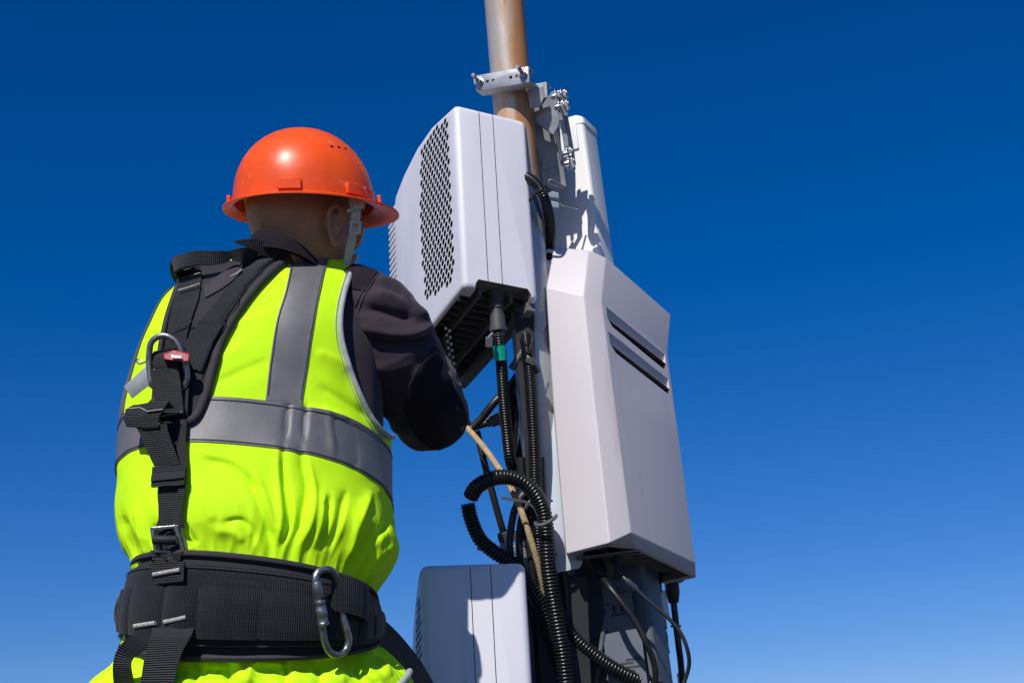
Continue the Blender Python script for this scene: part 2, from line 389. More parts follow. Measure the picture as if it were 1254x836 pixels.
A0 = P(557, 127, 2.86); yawA = R_(25); LA, WA, HA = .36, .158, .398
e1A = Vector((math.cos(yawA), math.sin(yawA), 0)); e2h = Vector((-math.sin(yawA), math.cos(yawA), 0)); pitA = R_(6); e2A = e2h*math.cos(pitA) - Vector((0,0,1))*math.sin(pitA)
def toA(px, py):
    q = on_plane(px, py, A0, e1A) - A0; b_ = q.dot(e2h)/math.cos(pitA); return (b_, -q.z - b_*math.sin(pitA))
profA = [(0, 0)]
for px, py in [(528,154),(510,180),(494,212),(483,240)]: profA.append(toA(px, py))
LA = profA[-1][0] + .012
profA += [(LA, profA[-1][1]+.03), (LA, HA), (0, HA)]
print('profA', [(round(a,3), round(b,3)) for a, b in profA])
holeA = [toA(*p) for p in [(544,146),(549,146),(550.5,200),(553,262),(557,322),(553,345),(536,356),(524,368),(521,366),(519,340),(517,325),(514.5,250),(515.5,180),(527,166)]]
uA, QA, *_ = radio_unit(A0, yawA, pitA, .08, WA, LA, HA, 'upper white radio unit with perforated side, open ribbed underside, beside the hard hat', profA, hole_poly=holeA, cols_rows=(.0182, .0138), group='white perforated radio units')

G0 = P(514, 690, 2.55); yawG = R_(9)
profG = [(0, .0), (.06, .008), (.12, .03), (.20, .07), (.30, .14), (.30, .40), (0, .40)]
holeG = [(.022, .045), (.10, .06), (.16, .12), (.16, .34), (.022, .36)]
uG, QG, *_ = radio_unit(G0, yawG, 0, 0, .193, .30, .40, 'lower radio unit, partly in shade, at the bottom edge beneath the coiled hose', profG, hole_poly=holeG, cols_rows=(.0182, .0138), roundr=.016, seams=(.47, .66), group='white perforated radio units', fins=True)

# arms that carry the two units on the mast
def bracket(name, a, b, wz, label, parent=None, group=None):
    m = MB(); d = (b-a); s = d.cross(Vector((0,0,1))).normalized()
    m.box((a+b)/2, d/2, s*.018, Vector((0,0,wz)))
    o = m.build(name, M['galv'], parent, bevel=.003)
    if not parent: tag(o, label, 'bracket', group)
    return o
qa = pole_at(200); bracket('mount_arm', QA(.10, LA*.6, .2), qa, .02, 'steel arm joining upper radio unit to the rusty mast', group='hidden mast arms')
zG = QG(.1, .15, .2).z
qg = pfoot.lerp(ptop, (zG - pfoot.z)/(ptop.z - pfoot.z)); bracket('mount_arm', QG(.10, .2, .2), qg, .02, 'steel arm joining lower radio unit to the mast', group='hidden mast arms')

# clamp on the mast
cc_ = pole_at(101); cr = (CR*1.0 - CU*-.13); cr = (P(656, 96, 2.90) - P(586, 108, 2.95)).normalized(); cfw = pdir.cross(cr).normalized()
if cfw.dot(CB) < 0: cfw = -cfw
up_ = -pdir
clamp = empty('pipe_clamp', cc_, 'galvanised channel clamp bolted round the rusty pipe, with four holes', 'clamp')
hw = (P(656,96,2.93) - P(586,108,2.93)).length/2
def channel(mid, half, upv, outv, hh, depth, th):
    m = MB()
    m.box(mid + outv*depth, half, upv*hh, outv*th)
    m.box(mid + upv*(hh-th) + outv*(depth/2 - th/2 - .0002), half, upv*th, outv*(depth/2 - th/2))
    m.box(mid - upv*(hh-th) + outv*(depth/2 - th/2 - .0002), half, upv*th, outv*(depth/2 - th/2))
    return m
cd_ = (cc_-CL).dot(FW); mid = P(622.5, 103, cd_-.042)
ch = channel(mid, cr*hw, up_, cfw, .0175, .030, .0022).build('front_channel', M['galv'], clamp, bevel=.0015)
bake_p(ch)
hc = MB()
for k in (-.55, -.33, .33, .55): hc.cyl(mid + cr*hw*k + cfw*.02, mid + cr*hw*k + cfw*.05, .0035, 12)
bool_cut(ch, hc, M['holes'])
mid2 = mid - cfw*.078
channel(mid2 - cfw*.02, cr*hw, up_, cfw, .0175, .030, .0022).build('rear_channel', M['galv'], clamp, bevel=.0015)
for k in (-.86, .80):
    m = MB(); bdir = (cfw + up_*.12).normalized()
    m.cyl(mid + cr*hw*k + bdir*.062, mid + cr*hw*k - bdir*.15, .0042, 10)
    bo = m.build('threaded_bolt', M['dsteel'], clamp)
    n = MB(); n.cyl(mid + cr*hw*k + bdir*.034, mid + cr*hw*k + bdir*.042, .0085, 6); n.cyl(mid + cr*hw*k + bdir*.0325, mid + cr*hw*k + bdir*.034, .011, 16)
    n.build('nut', M['steel'], bo, smooth=False)

# antenna panel behind
yawC = R_(-27); c1 = Vector((math.cos(yawC), math.sin(yawC), 0)); c2_ = Vector((-math.sin(yawC), math.cos(yawC), 0)); c3 = Vector((.045, 0, -1)).normalized()
C0 = P(713, 143, 3.10)
ant = empty('panel_antenna', C0 + c3*2.0, 'tall cream panel antenna standing behind the right-hand grey unit', 'antenna')
AWD, ADP = .165, .075
def aring(h, s=0.0, rr=.009, front=True):
    # rounded-rectangle section, origin at the front right corner
    x0, x1, y0, y1 = -AWD + s, -s, 0+s*.5, ADP - s*.5
    pts = []
    for cx, cy, a0 in ((x1-rr, y1-rr, 0), (x0+rr, y1-rr, 90), (x0+rr, y0+rr, 180), (x1-rr, y0+rr, 270)):
        for k in range(6):
            a = R_(a0 + 18*k); pts.append(C0 + c1*(cx + rr*math.cos(a)) + c2_*(cy + rr*math.sin(a)) + c3*h)
    return pts
m = MB(); m.loft([aring(.010), aring(1.95)]); m.build('radome', M['cream'], ant)
m = MB(); m.loft([aring(-.012, .012), aring(-.006, .004), aring(.0, -.002), aring(.014, -.002), aring(.0145, .004)]); m.build('top_cap', M['cream'], ant)
m = MB(); m.loft([aring(.92, -.003), aring(1.95, -.003)]); m.build('lower_shade_shell', M['shade_grey'], ant)  # added dark shell; stands in for shade cast by the big unit
m = MB(); m.box(C0 + c1*(-.050) + c2_*(-.0015) + c3*.045, c1*.034, c2_*.003, c3*.030); m.build('rear_plate', M['cream'], ant, bevel=.009, segs=4)
# antenna label low on its face
def on_ant(px, py, off=.0): return on_plane(px, py, C0 - c2_*off, c2_)
def antq(mb, x0, y0, x1, y1, off, skew=.12, t=.0006):
    """rectangle given on the picture, laid out along the antenna's own axes"""
    a = on_ant(x0, y0, off); b_ = on_ant(x1, y1, off); d = b_ - a
    dd = abs(d.dot(c3)); ww = d.dot(c1)
    mb.prism([a, a + c1*ww, a + c1*ww + c3*dd, a + c3*dd], c2_*t)
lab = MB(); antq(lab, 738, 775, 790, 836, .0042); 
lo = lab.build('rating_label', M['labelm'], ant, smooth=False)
pr = MB()
la = on_ant(741, 778, .005)
rows = [(.056,.035,.030),(.056,.008,.030),(.065,.004,.066),(.072,.026,.014),(.080,.0,.066)]
for i, (h, xo, wd) in enumerate([(.048,.046,.034),(.054,.036,.026),(.062,.018,.058),(.069,.024,.040)]):
    a = la + c3*h + c1*(xo-.01)
    for k in range(int(wd/.0026)):
        pr.prism([a + c1*(k*.0026), a + c1*(k*.0026+.0017), a + c1*(k*.0026+.0017) + c3*.0036, a + c1*(k*.0026) + c3*.0036], c2_*.0004)
pr.build('label_print', M['print_'], lo, smooth=False)
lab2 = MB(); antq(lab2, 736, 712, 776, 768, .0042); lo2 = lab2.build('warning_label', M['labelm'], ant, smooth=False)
pr = MB(); a0 = on_ant(748, 742, .005)
for k in (0, 1):   # two this-way-up arrows over a bar
    a = a0 + c1*(k*.017) + c3*.006
    pr.prism([a, a + c1*.012, a + c1*.006 - c3*.010], c2_*.0004)
    pr.prism([a + c1*.0035 + c3*.0002, a + c1*.0085 + c3*.0002, a + c1*.0085 + c3*.008, a + c1*.0035 + c3*.008], c2_*.0004)
pr.prism([a0 + c3*.016 - c1*.002, a0 + c3*.016 + c1*.031, a0 + c3*.0185 + c1*.031, a0 + c3*.0185 - c1*.002], c2_*.0004)
for i, (h, xo, wd) in enumerate([(-.034,.004,.02),(-.026,.010,.030),(-.006,-.012,.012)]):
    a = a0 + c3*h + c1*xo
    for k in range(int(wd/.0028)):
        pr.prism([a + c1*(k*.0028), a + c1*(k*.0028+.0018), a + c1*(k*.0028+.0018) + c3*.0032, a + c1*(k*.0028) + c3*.0032], c2_*.0004)
pr.build('label_print', M['print_'], lo2, smooth=False)

# mounting bracket between mast and antenna
def PB(px, py, d): return P(px, py, d)
brk = empty('antenna_bracket', P(680, 235, 2.98), 'galvanised tilt bracket with bolts between mast and cream antenna', 'bracket')
def plate(pts, d, th, name, mt='galv', bev=.0012, parent=brk, vec=None):
    m = MB(); m.prism([P(x, y, dd) for (x, y), dd in zip(pts, d if isinstance(d, (list, tuple)) else [d]*len(pts))], (vec if vec is not None else FW)*th)
    return m.build(name, M[mt], parent, bevel=bev)
plate([(646,110),(666,104),(667,118),(662,130),(648,134)], [2.94,2.93,2.93,2.93,2.94], .006, 'clamp_jaw')
plate([(648,133),(664,129),(676,112),(684,116),(686,150),(678,166),(650,146)], [2.97,2.96,2.95,2.95,2.95,2.95,2.97], .004, 'side_plate')
plate([(652,146),(667,142),(675,144),(683,176),(690,214),(694,232),(688,238),(664,226)], [3.00,3.0,3.0,3.0,3.0,3.0,3.0,3.0], .004, 'channel_web')
plate([(674,129),(679,128),(684,166),(689,196),(686,199),(682,178),(676,150)], 2.965, .010, 'edge_flange', 'steel')
plate([(682,186),(687,184),(694,228),(688,232)], 2.97, .008, 'edge_flange')
plate([(672,220),(676,219),(693,228),(691,231),(671,225)], [2.95,2.95,2.97,2.97,2.95], .01, 'bottom_flange', 'galv')
plate([(663,196),(671,193),(671,206),(665,208)], 2.992, .004, 'slot_edge')
plate([(651,138),(674,132),(683,150),(694,226),(664,231),(655,170)], [3.01]*6, .05, 'channel_shade_plate', 'shade_blue')  # added plate, dark blue in place of the shadow inside the bracket
# long strut strips
plate([(682,128),(686,127),(696,170),(699,207),(695,208),(690,170)], [2.93]*6, .020, 'tilt_arm', 'galv')
plate([(688,132),(694,131),(697,150),(704,190),(705,208),(700,208),(697,180)], 2.95, .006, 'tilt_arm', 'galv')
def bolt(px, py, d, r=.0115, axis=None, ln=.014, parent=brk):
    ax = axis or CR*.9 + CU*.25 + CB*.2; ax = ax.normalized()
    a = P(px, py, d); m = MB(); m.cyl(a - ax*ln, a - ax*.0005, r*.55, 12); m.cyl(a, a + ax*.007, r, 6); m.cyl(a + ax*.0071, a + ax*.009, r*.65, 14)
    m.cyl(a - ax*.0022, a - ax*.0006, r*1.35, 18)
    return m.build('bolt', M['steel'], parent, bevel=.0006)
for q in [(683,117,2.92),(690,116,2.92),(687,130,2.91),(692,129,2.91),(697,187,2.90),(699,199,2.90)]: bolt(*q)
m = MB(); m.box(P(698,193,2.925), CR*.007, CU*.012, CB*.006); m.build('hinge_block', M['galv'], brk, bevel=.002)
for yy in (233, 245):
    m = MB(); a = P(672, yy, 2.94); m.prism([P(670.5,yy,2.94), P(684,yy+3,2.955), P(685,yy+10,2.955), P(672,yy+8,2.94)], FW*.03); m.build('clip_block', M['flange'], brk, bevel=.0012)
m = MB(); m.tube([P(686,250,2.95), P(707,255,2.99)], .0022, seg=8, smooth=False); m.build('pin', M['steel'], brk)

# ------------------------------------------------------------------ big unit on the right
big = empty('remote_radio_head', P(760, 700, 2.8), 'large pale grey angular equipment box with two louvres in its shaded side', 'equipment box')
dz = lambda s_: 2.62 + .225*s_
rows_ = [  # s, (F left), (fold1), (fold2), (S far)
 (1.0, (679,303,.075), (721,306,.040), (742,315,.052), (821.5,385,.215)),
 (.86, (669,352,.035), (715,362,.000), (736.7,368,.022), (817.5,432,.20)),
 (.5, (677.5,492,.035), (727.3,487,.000), (751.5,485,.022), (832,540,.20)),
 (0., (693.6,678,.035), (746.7,664.6,.000), (772.8,652,.022), (852,689,.20)),
]
V = [[P(x, y, dz(r[0]) + o) for (x, y, o) in r[1:]] for r in rows_]
lip = [P(694.5,680,dz(0)+.050), P(748,667.5,dz(0)+.030), P(775,668,dz(0)+.055), P(853,707,dz(0)+.20)]
m = MB(); nS = (V[3][3]-V[3][2]).cross(V[1][2]-V[3][2]).normalized(); nS = nS if nS.dot(CR) > 0 else -nS
m.loft([r + [r[3] - nS*.07 + FW*.01, r[0] + FW*.045] for r in V + [lip]])
cover = m.build('cover', M['warm'], big)
bv = cover.modifiers.new('b','BEVEL'); bv.width=.0045; bv.segments=4; bv.limit_method='ANGLE'; bv.angle_limit=R_(8); bake_p(cover)
cl_ = lip + [lip[3] - nS*.07 + FW*.01, lip[0] + FW*.045]; cm_ = sum(cl_, Vector())/6
rc_ = [q_.lerp(cm_, .10) - Vector((0,0,.03)) for q_ in cl_]; cb = MB(); cb.prism(rc_, Vector((0,0,.05))); bool_cut(cover, cb, M['under'])
nS = (V[3][3]-V[3][2]).cross(V[1][2]-V[3][2]).normalized()
if nS.dot(CR) < 0: nS = -nS
oS = V[1][2]
for (tl, tr, kt, kr, bl, br) in [((742,373.5),(814,432),(744,389),(815.5,445),(750,400),(813.5,452)), ((744.5,403),(818,461.5),(747.5,420.6),(820.5,475.5),(754.5,432),(818.5,482))]:
    ps = [on_plane(*q, oS, nS) for q in (tl, tr, kr, kt, bl, br)]
    wd = [ps[0] + nS*.0015, ps[1] + nS*.0015, ps[2] + nS*.0015, ps[3] + nS*.0015, ps[3] - nS*.0115, ps[2] - nS*.0115]
    cb = MB(); cb.add(wd + [], [(0,1,2,3),(3,2,5,4),(0,4,5,1),(0,3,4),(1,5,2)]); bool_cut(cover, cb, M['warm'])
    cb = MB(); cb.prism([ps[3] + nS*.01, ps[2] + nS*.01, ps[5] + nS*.01, ps[4] + nS*.01], nS*-.045); bool_cut(cover, cb, M['holes'])
cover.data.set_sharp_from_angle(angle=R_(13))
# body inside
bz = 0
bot = [P(704,681,2.735-.06), P(750,670,2.715-.06), P(778,669,2.735-.06), P(846,704,2.90-.06), P(790,712,2.92-.06), P(716,690,2.86-.06)]
ri = MB()
for k in range(9):
    a = bot[0].lerp(bot[5], .1+.1*k); b = bot[2].lerp(bot[3], .08+.1*k)
    ri.prism([a, b, b + FW*.004, a + FW*.004], Vector((0,0,-.004)))
ri.build('underside_ribs', M['under'], big, smooth=False)
# flange plate
fl = [(664,334),(665,312),(667,307),(672.5,304.5),(679,306),(684,320),(690,400),(705,560),(722,660),(714,677),(713,690),(709,695.5),(677,702),(668,590),(660.6,490),(656,412),(658,380)]
def fd(y): return 2.700 + .225*(690-y)/385
m = MB(); m.prism([P(x, y, fd(y)) for x, y in fl], FW*.003)
flo = m.build('mounting_flange', M['flange'], big, bevel=.0008)
bake_p(flo)
h_ = MB()
for (x, y, r) in [(672.6,314,.0085),(675.8,613,.0022),(681,678,.0022)]:
    a = P(x, y, fd(y)); h_.cyl(a - FW*.02, a + FW*.02, r, 20)
bool_cut(flo, h_, M['holes'])
m = MB(); m.prism([P(655,384,2.83),P(667,380,2.83),P(669,397,2.83),P(662.5,412,2.83),P(653.5,408,2.83)], FW*.004); m.build('corner_tab', M['flange'], big, bevel=.0008)
# backing rail from B to mast
qb = pfoot.lerp(ptop, ((P(690,500,2.9).z) - pfoot.z)/(ptop.z-pfoot.z)); bracket('rear_rail', P(700,500,2.90), qb, .03, '', parent=big)

# ------------------------------------------------------------------ dark backing rail beside the mast (in shade)
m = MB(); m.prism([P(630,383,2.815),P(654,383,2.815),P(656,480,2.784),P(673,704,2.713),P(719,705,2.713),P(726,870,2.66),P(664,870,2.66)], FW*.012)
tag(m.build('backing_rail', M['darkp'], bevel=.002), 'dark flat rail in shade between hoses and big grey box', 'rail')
# small horizontal bracket with screw seen inside the hose loop
rk = empty('cable_bracket', P(618,662,2.85), 'small rusty cable bracket seen through the hose loop', 'bracket')
m = MB(); m.prism([P(609,655,2.84),P(622,650,2.84),P(646,655,2.84),P(646,662,2.84),P(611,664,2.84)], FW*.03); m.build('arm', M['cast'], rk, bevel=.001)
m = MB(); m.prism([P(612,664,2.83),P(650,672,2.83),P(650,684,2.83),P(640,682,2.83),P(612,672,2.83)], FW*.02); m.build('lower_arm', M['galv'], rk, bevel=.001)
m = MB(); m.cyl(P(586,671,2.80), P(604,667,2.83), .0045, 12); m.build('screw', M['black'], rk)
m = MB(); m.prism([P(640,668,2.88),P(657,668,2.88),P(668,760,2.86),P(651,760,2.86)], FW*.015); m.build('upright', M['galv'], rk, bevel=.001)

# ------------------------------------------------------------------ hoses and cables
def dm(d): return d if d > 2.78 else 2.78 - (2.78-d)*.52
def cable(name, pts, rpx, mt, label, cat, pitch=None, group=None, amp=None, seg=14, parent=None):
    pts = [(a, b, dm(c)) for a, b, c in pts]; q = [P(*p) for p in pts]; d = sum(p[2] for p in pts)/len(pts); r = rpx*d/F
    m = MB(); m.tube(q, r, seg=seg, pitch=pitch, amp=amp or r*.17)
    o = m.build(name, M[mt], parent, ang=60)
    if not parent: tag(o, label, cat, group)
    return o
CG = 'black corrugated hoses on the mast'
cable('corrugated_hose', [(577,607,2.60),(584,596,2.58),(602,586,2.57),(621,584,2.58),(640,590,2.58),(655,604,2.58),(665,624,2.58),(669,650,2.57),(671,690,2.55),(675,720,2.54),(682,760,2.53),(690,806,2.52),(697,870,2.50)], 10.2, 'conduit', 'thick corrugated hose arching over the loop and running down beside the grey box', 'hose', pitch=.0066, group=CG)
cable('corrugated_hose', [(573,617,2.63),(577,636,2.63),(588,660,2.62),(606,676,2.61),(628,690,2.60),(645,714,2.58),(661,738,2.575),(671,765,2.58),(680,800,2.60),(688,850,2.60)], 9.6, 'conduit', 'corrugated hose with cut end sweeping down behind the lower radio unit', 'hose', pitch=.0066, group=CG)
m = MB()
cable('corrugated_hose', [(692,758,2.64),(702,778,2.62),(722,797,2.61),(750,817,2.60),(785,834,2.60),(830,850,2.60)], 9.5, 'conduit', 'corrugated hose running off to the lower right in front of the antenna label', 'hose', pitch=.0066, group=CG)
hc_ = empty('power_cable', P(610,372,2.770), 'corrugated cable with green tape hanging from the upper radio unit', 'cable', CG)
cable('hose', [(613,428,2.770),(615,460,2.770),(618,500,2.770),(622,540,2.770),(625,562,2.780),(629,572,2.800),(634,562,2.830),(637,530,2.860),(638,500,2.880),(636,470,2.900)], 7.6, 'conduit', '', '', pitch=.0052, parent=hc_)
def lathe(mb, a, b, prof, seg=20):
    d = (b-a).normalized(); x = d.orthogonal().normalized(); y = d.cross(x)
    mb.loft([[a.lerp(b, t) + (x*math.cos(q) + y*math.sin(q))*r for q in [2*math.pi*i/seg for i in range(seg)]] for t, r in prof])
m = MB(); px2 = 2.68/F
lathe(m, P(606,352,2.800), P(611,412,2.770), [(0,15*px2),(.12,14*px2),(.30,9*px2),(.34,8.2*px2),(.345,10*px2),(.44,10*px2),(.445,8.6*px2),(.56,8.6*px2),(.565,9.8*px2),(.70,10.2*px2),(.80,10.4*px2),(.81,11.5*px2),(.9,11.5*px2),(.92,8*px2),(1,7.4*px2)])
m.build('connector', M['cast'], hc_, ang=40)
m = MB(); m.tube([P(610,405,2.770),P(613,430,2.770)], 7.2*px2, pitch=.0052, amp=.0012, smooth=False); m.build('neck', M['conduit'], hc_)
m = MB(); m.tube([P(611.7,423,2.770),P(613.4,441,2.770)], 8.2*px2, step=.004, seg=18, smooth=False); m.build('tape_band', M['green'], hc_)
m = MB(); m.tube([P(604,408,2.750),P(597,416,2.745),P(601,424,2.750)], 2.5*px2, seg=8); m.box(P(599,419,2.745), CR*.007, CU*.010, CB*.004); m.build('cable_tie', M['gcable'], hc_, bevel=.001)
# left small connector of the upper unit
lc = empty('signal_cable', P(545,400,2.940), 'black cable dropping from the upper radio unit behind the raised sleeve', 'cable')
m = MB(); lathe(m, P(546,384,2.930), P(553,470,2.890), [(0,12*px2),(.2,12*px2),(.3,9*px2),(.8,8*px2),(1,7*px2)]); m.build('connector', M['black'], lc)
m = MB()
for i in range(14):
    k = i//2; m.box(P(546+k*1.1+(i%2)*4.5, 402+k*8+(i%2)*3, 2.795), CR*.0022, CU*.0026, CB*.0006)
m.build('keying_dots', M['steel'], lc, smooth=False)
m = MB(); m.tube([P(553,468,2.890),P(560,490,2.880),P(566,505,2.880),P(572,520,2.890)], 6*px2, seg=12); m.build('sheath', M['gcable'], lc)
cable('looped_cable', [(579,523,2.84),(590,512,2.84),(604,494,2.84),(620,478,2.85),(636,456,2.86),(646,430,2.86),(652,400,2.88)], 5.0, 'black', 'black cable curving up from behind the elbow towards the mast', 'cable')
cable('looped_cable', [(577,524,2.88),(592,519,2.88),(607,513,2.88),(622,500,2.88),(640,478,2.9)], 4.5, 'black', 'lower black cable leaving the elbow beside the brass gland', 'cable')
m = MB(); lathe(m, P(596,518,2.86), P(612,512,2.86), [(0,6*px2),(.3,6*px2),(.31,8*px2),(1,8*px2)])
gl_ = tag(m.build('cable_gland', M['under'], bevel=.0008), 'small brownish cable gland left of the taped hose', 'gland')
m = MB(); m.prism([P(603,517,2.90),P(618,511,2.90),P(618,524,2.90)], FW*.004); m.build('gland_plate', M['under'], gl_)
cable('strut_rod', [(584,528,2.90),(592,562,2.88),(602,600,2.86),(613,640,2.85),(617,652,2.85)], 4.3, 'black', 'straight black rod slanting down behind the tan rope', 'rod')
cable('corrugated_hose', [(640,380,2.90),(645,420,2.80),(650,470,2.75),(653,520,2.70),(655,560,2.68),(656,600,2.66),(659,650,2.63),(662,700,2.61),(668,760,2.60)], 8.2, 'conduit', 'corrugated hose running straight down right of the taped cable', 'hose', pitch=.0052, group=CG)
cable('corrugated_hose', [(624,470,2.93),(628,510,2.92),(634,560,2.90),(640,610,2.88),(648,660,2.86),(660,720,2.84),(668,770,2.82)], 8, 'conduit', 'corrugated hose in shade behind the taped cable', 'hose', pitch=.0052, group=CG)
cable('corrugated_hose', [(640,216,2.90),(649,219,2.87),(659,228,2.86),(667,243,2.86),(672,264,2.88),(674,286,2.93),(673,308,2.99),(670,340,3.02)], 6.6, 'conduit', 'corrugated hose bending over above the ear hole of the big box', 'hose', pitch=.0046, group=CG)
cable('inner_cable', [(640,228,2.91),(652,240,2.90),(659,258,2.90),(663,280,2.90),(664,310,2.91),(662,340,2.93)], 4, 'gcable', 'smooth grey cable inside the upper hose bend', 'cable')
m = MB(); m.tube([P(648,247,2.86),P(653,239,2.845),(P(661,233,2.835)),P(668,235,2.845),P(674,233,2.86)], 2.2*px2, seg=8); tag(m.build('cable_tie', M['black']), 'black tie holding the upper hose bend', 'cable tie')
cable('jumper_cable', [(650,600,2.70),(640,606,2.68),(631,622,2.67),(626,645,2.66),(624,670,2.66),(630,700,2.66),(640,725,2.66),(648,760,2.66),(655,800,2.64),(664,850,2.62)], 4.6, 'dgrey', 'left of the paired charcoal cables behind the hose loop', 'cable', group='paired charcoal cables')
cable('jumper_cable', [(655,612,2.70),(646,618,2.69),(639,634,2.685),(636,660,2.68),(638,690,2.68),(650,730,2.69),(660,770,2.68),(668,810,2.66),(676,860,2.64)], 4.6, 'dgrey', 'right of the paired charcoal cables behind the hose loop', 'cable', group='paired charcoal cables')
cable('jumper_cable', [(641,712,2.64),(645,740,2.64),(650,780,2.62),(652,810,2.60),(656,860,2.60)], 4.4, 'dgrey', 'charcoal cable nearest the lower unit, down its right edge', 'cable', group='paired charcoal cables')
cable('tan_rope', [(572,524,2.84),(588,542,2.80),(606,566,2.74),(625,596,2.66),(640,630,2.60),(650,660,2.58),(661,698,2.58),(670,740,2.60)], 3.9, 'rope', 'tan twisted rope slanting down from the elbow behind the hose loop', 'rope')
for pts_, lb_ in (([(638,560,2.74),(642,620,2.70),(650,680,2.66),(656,740,2.64),(660,800,2.64),(664,870,2.64)], 'black cable deep in the bundle, left of the straight hose'),
        ([(662,560,2.72),(664,620,2.68),(668,680,2.66),(676,740,2.64),(684,800,2.64),(690,870,2.64)], 'black cable deep in the bundle, along the box flange'),
        ([(690,694,2.66),(694,740,2.64),(700,790,2.64),(708,870,2.64)], 'black cable hanging behind the lower end of the box flange')):
    cable('bundle_cable', pts_, 5.2, 'black', lb_, 'cable', group='plain black cables in the bundle')
zt = empty('zip_tie', P(648,610,2.56), 'grey flat zip tie with its tail sticking out over the hose loop', 'cable tie')
m = MB(); m.sheet([[P(x, y, dm(d)), P(x+.5, y+h, dm(d))] for x, y, d, h in [(614,607.5,2.53,3.5),(622,609,2.53,4),(636,610.5,2.535,3.5),(646,613,2.54,3.5),(653,619,2.55,3.5),(658,630,2.555,3.5),(660,640,2.56,3)]], .0012); m.build('tail', M['gcable'], zt)
m = MB(); m.tube([P(656,640,2.67),P(658,643,2.645),P(668,641,2.640),P(679,634,2.645),P(681,631,2.67)], 2.4*px2, seg=8); m.build('loop', M['gcable'], zt)
# tie with metal buckle on the dark hose
zt2 = empty('buckle_tie', P(651,440,2.77), 'metal-buckled strap with whisker ends on the dark hose left of the box', 'cable tie')
m = MB(); m.box(P(650,442,2.765), (CR*.9-CU*.5)*.010, (CR*.4+CU*.9)*.007, CB*.004); m.build('buckle', M['dsteel'], zt2, bevel=.002)
m = MB(); m.tube([P(638,412,2.76),P(650,432,2.76)], .0016, seg=6, smooth=False); m.tube([P(653,412,2.77),P(648,432,2.76)], .0012, seg=6, smooth=False); m.tube([P(652,446,2.765),P(658,456,2.77)], .007, seg=10, smooth=False); m.build('band', M['black'], zt2)
m = MB(); m.tube([P(626,452,2.80),P(634,440,2.80),P(642,428,2.80)], 4.8*px2, pitch=.004, amp=.0008, smooth=False); tag(m.build('sleeve_stub', M['gcable']), 'short grey ribbed sleeve stub near the metal buckle', 'cable sleeve')
# things under the big box
UC = 'cables plugged into the underside of the big box'
def plug(name, pts, rp, label, radii=None, mt='black', group=UC, extra=None):
    pts = [(a, b, c-.06) for a, b, c in pts]
    root = empty(name, P(*pts[0]), label, 'cable', group)
    m = MB(); lathe(m, P(*pts[0]), P(*pts[1]), radii); m.build('plug', M[mt], root)
    m = MB(); m.tube([P(*q) for q in pts[1:]], rp*2.8/F, seg=12); m.build('sheath', M[mt], root)
    return root
s28 = 2.8/F
plug('plugged_cable', [(727,681,2.79),(738,706,2.74),(746,718,2.70),(762,738,2.68),(779,762,2.67),(792,788,2.66),(800,808,2.66),(803,828,2.66),(799,845,2.66)], 3.7, 'leftmost black cable curving under the box in a long bend', [(0,9*s28),(.5,8*s28),(.9,6*s28),(1,4*s28)])
c_ = plug('plugged_cable', [(745,684,2.85),(747,712,2.84),(745,735,2.82),(741,760,2.80),(737,785,2.79),(733,810,2.78),(728,850,2.78)], 3.0, 'grey cable with a white band hanging straight down beneath the box', [(0,7*s28),(.7,6*s28),(1,3*s28)], mt='gcable')
m = MB(); m.tube([P(741.5,757,2.80),P(739.3,773,2.795)], 4.0*s28, seg=14, smooth=False); m.build('marker_band', M['white'], c_)
c_ = plug('plugged_cable', [(752,672,2.80),(756,696,2.74),(763,706,2.72),(775,717,2.71),(795,736,2.71),(815,753,2.71),(832,772,2.71),(841,792,2.71),(844,812,2.72),(839,832,2.73),(832,850,2.73)], 2.4, 'thin grey cable with white band looping out to the right', [(0,8*s28),(.6,6.5*s28),(1,2.6*s28)], mt='dgrey')
m = MB(); m.tube([P(767,709.5,2.717),P(779,720.5,2.71)], 3.4*s28, seg=14, smooth=False); m.build('marker_band', M['white'], c_)
c_ = plug('plugged_cable', [(799,700,2.92),(800,724,2.90),(802,760,2.89),(812,775,2.88),(814,800,2.87),(818,830,2.86),(822,860,2.85)], 5.2, 'thick black cable passing through a pale block under the box', [(0,13*s28),(.2,12.5*s28),(.25,11.5*s28),(1,11*s28)])
m = MB(); hx_ = P(802,741,2.885); lathe(m, P(801,724,2.88), P(807,759,2.87), [(0,13.5*s28),(.04,14.5*s28),(.96,14.5*s28),(1,13.5*s28)], seg=8); m.build('ferrite_block', M['lav'], c_, smooth=False, bevel=.002)
m = MB(); lathe(m, P(806,759,2.885), P(815,800,2.88), [(0,10*s28),(.3,9*s28),(.31,7*s28),(.5,7*s28),(.51,6*s28),(1,6*s28)]); m.build('strain_relief', M['black'], c_)
c_ = plug('plugged_cable', [(822,708,2.96),(825,738,2.95),(828,765,2.94),(831,790,2.93),(834,815,2.93),(837,860,2.92)], 4.2, 'rightmost black cable hanging straight with a white band at its foot', [(0,9.5*s28),(.6,9*s28),(1,6.5*s28)])
m = MB(); m.tube([P(833.2,824,2.93),P(834.8,836,2.93)], 4.8*s28, seg=14, smooth=False); m.build('marker_band', M['white'], c_)
m = MB(); m.tube([P(822,766,2.935),P(830,768,2.925),P(833,766,2.935)], 1.6*s28, seg=6); m.build('cable_tie', M['black'], c_)
m = MB(); m.tube([P(790,698,2.88),P(800,693.5,2.87),P(820,699,2.93),P(836,707,2.95),P(833,712,2.95),P(815,708,2.93)], 1.4*s28, seg=6); m.build('gasket_rim', M['under'], big)
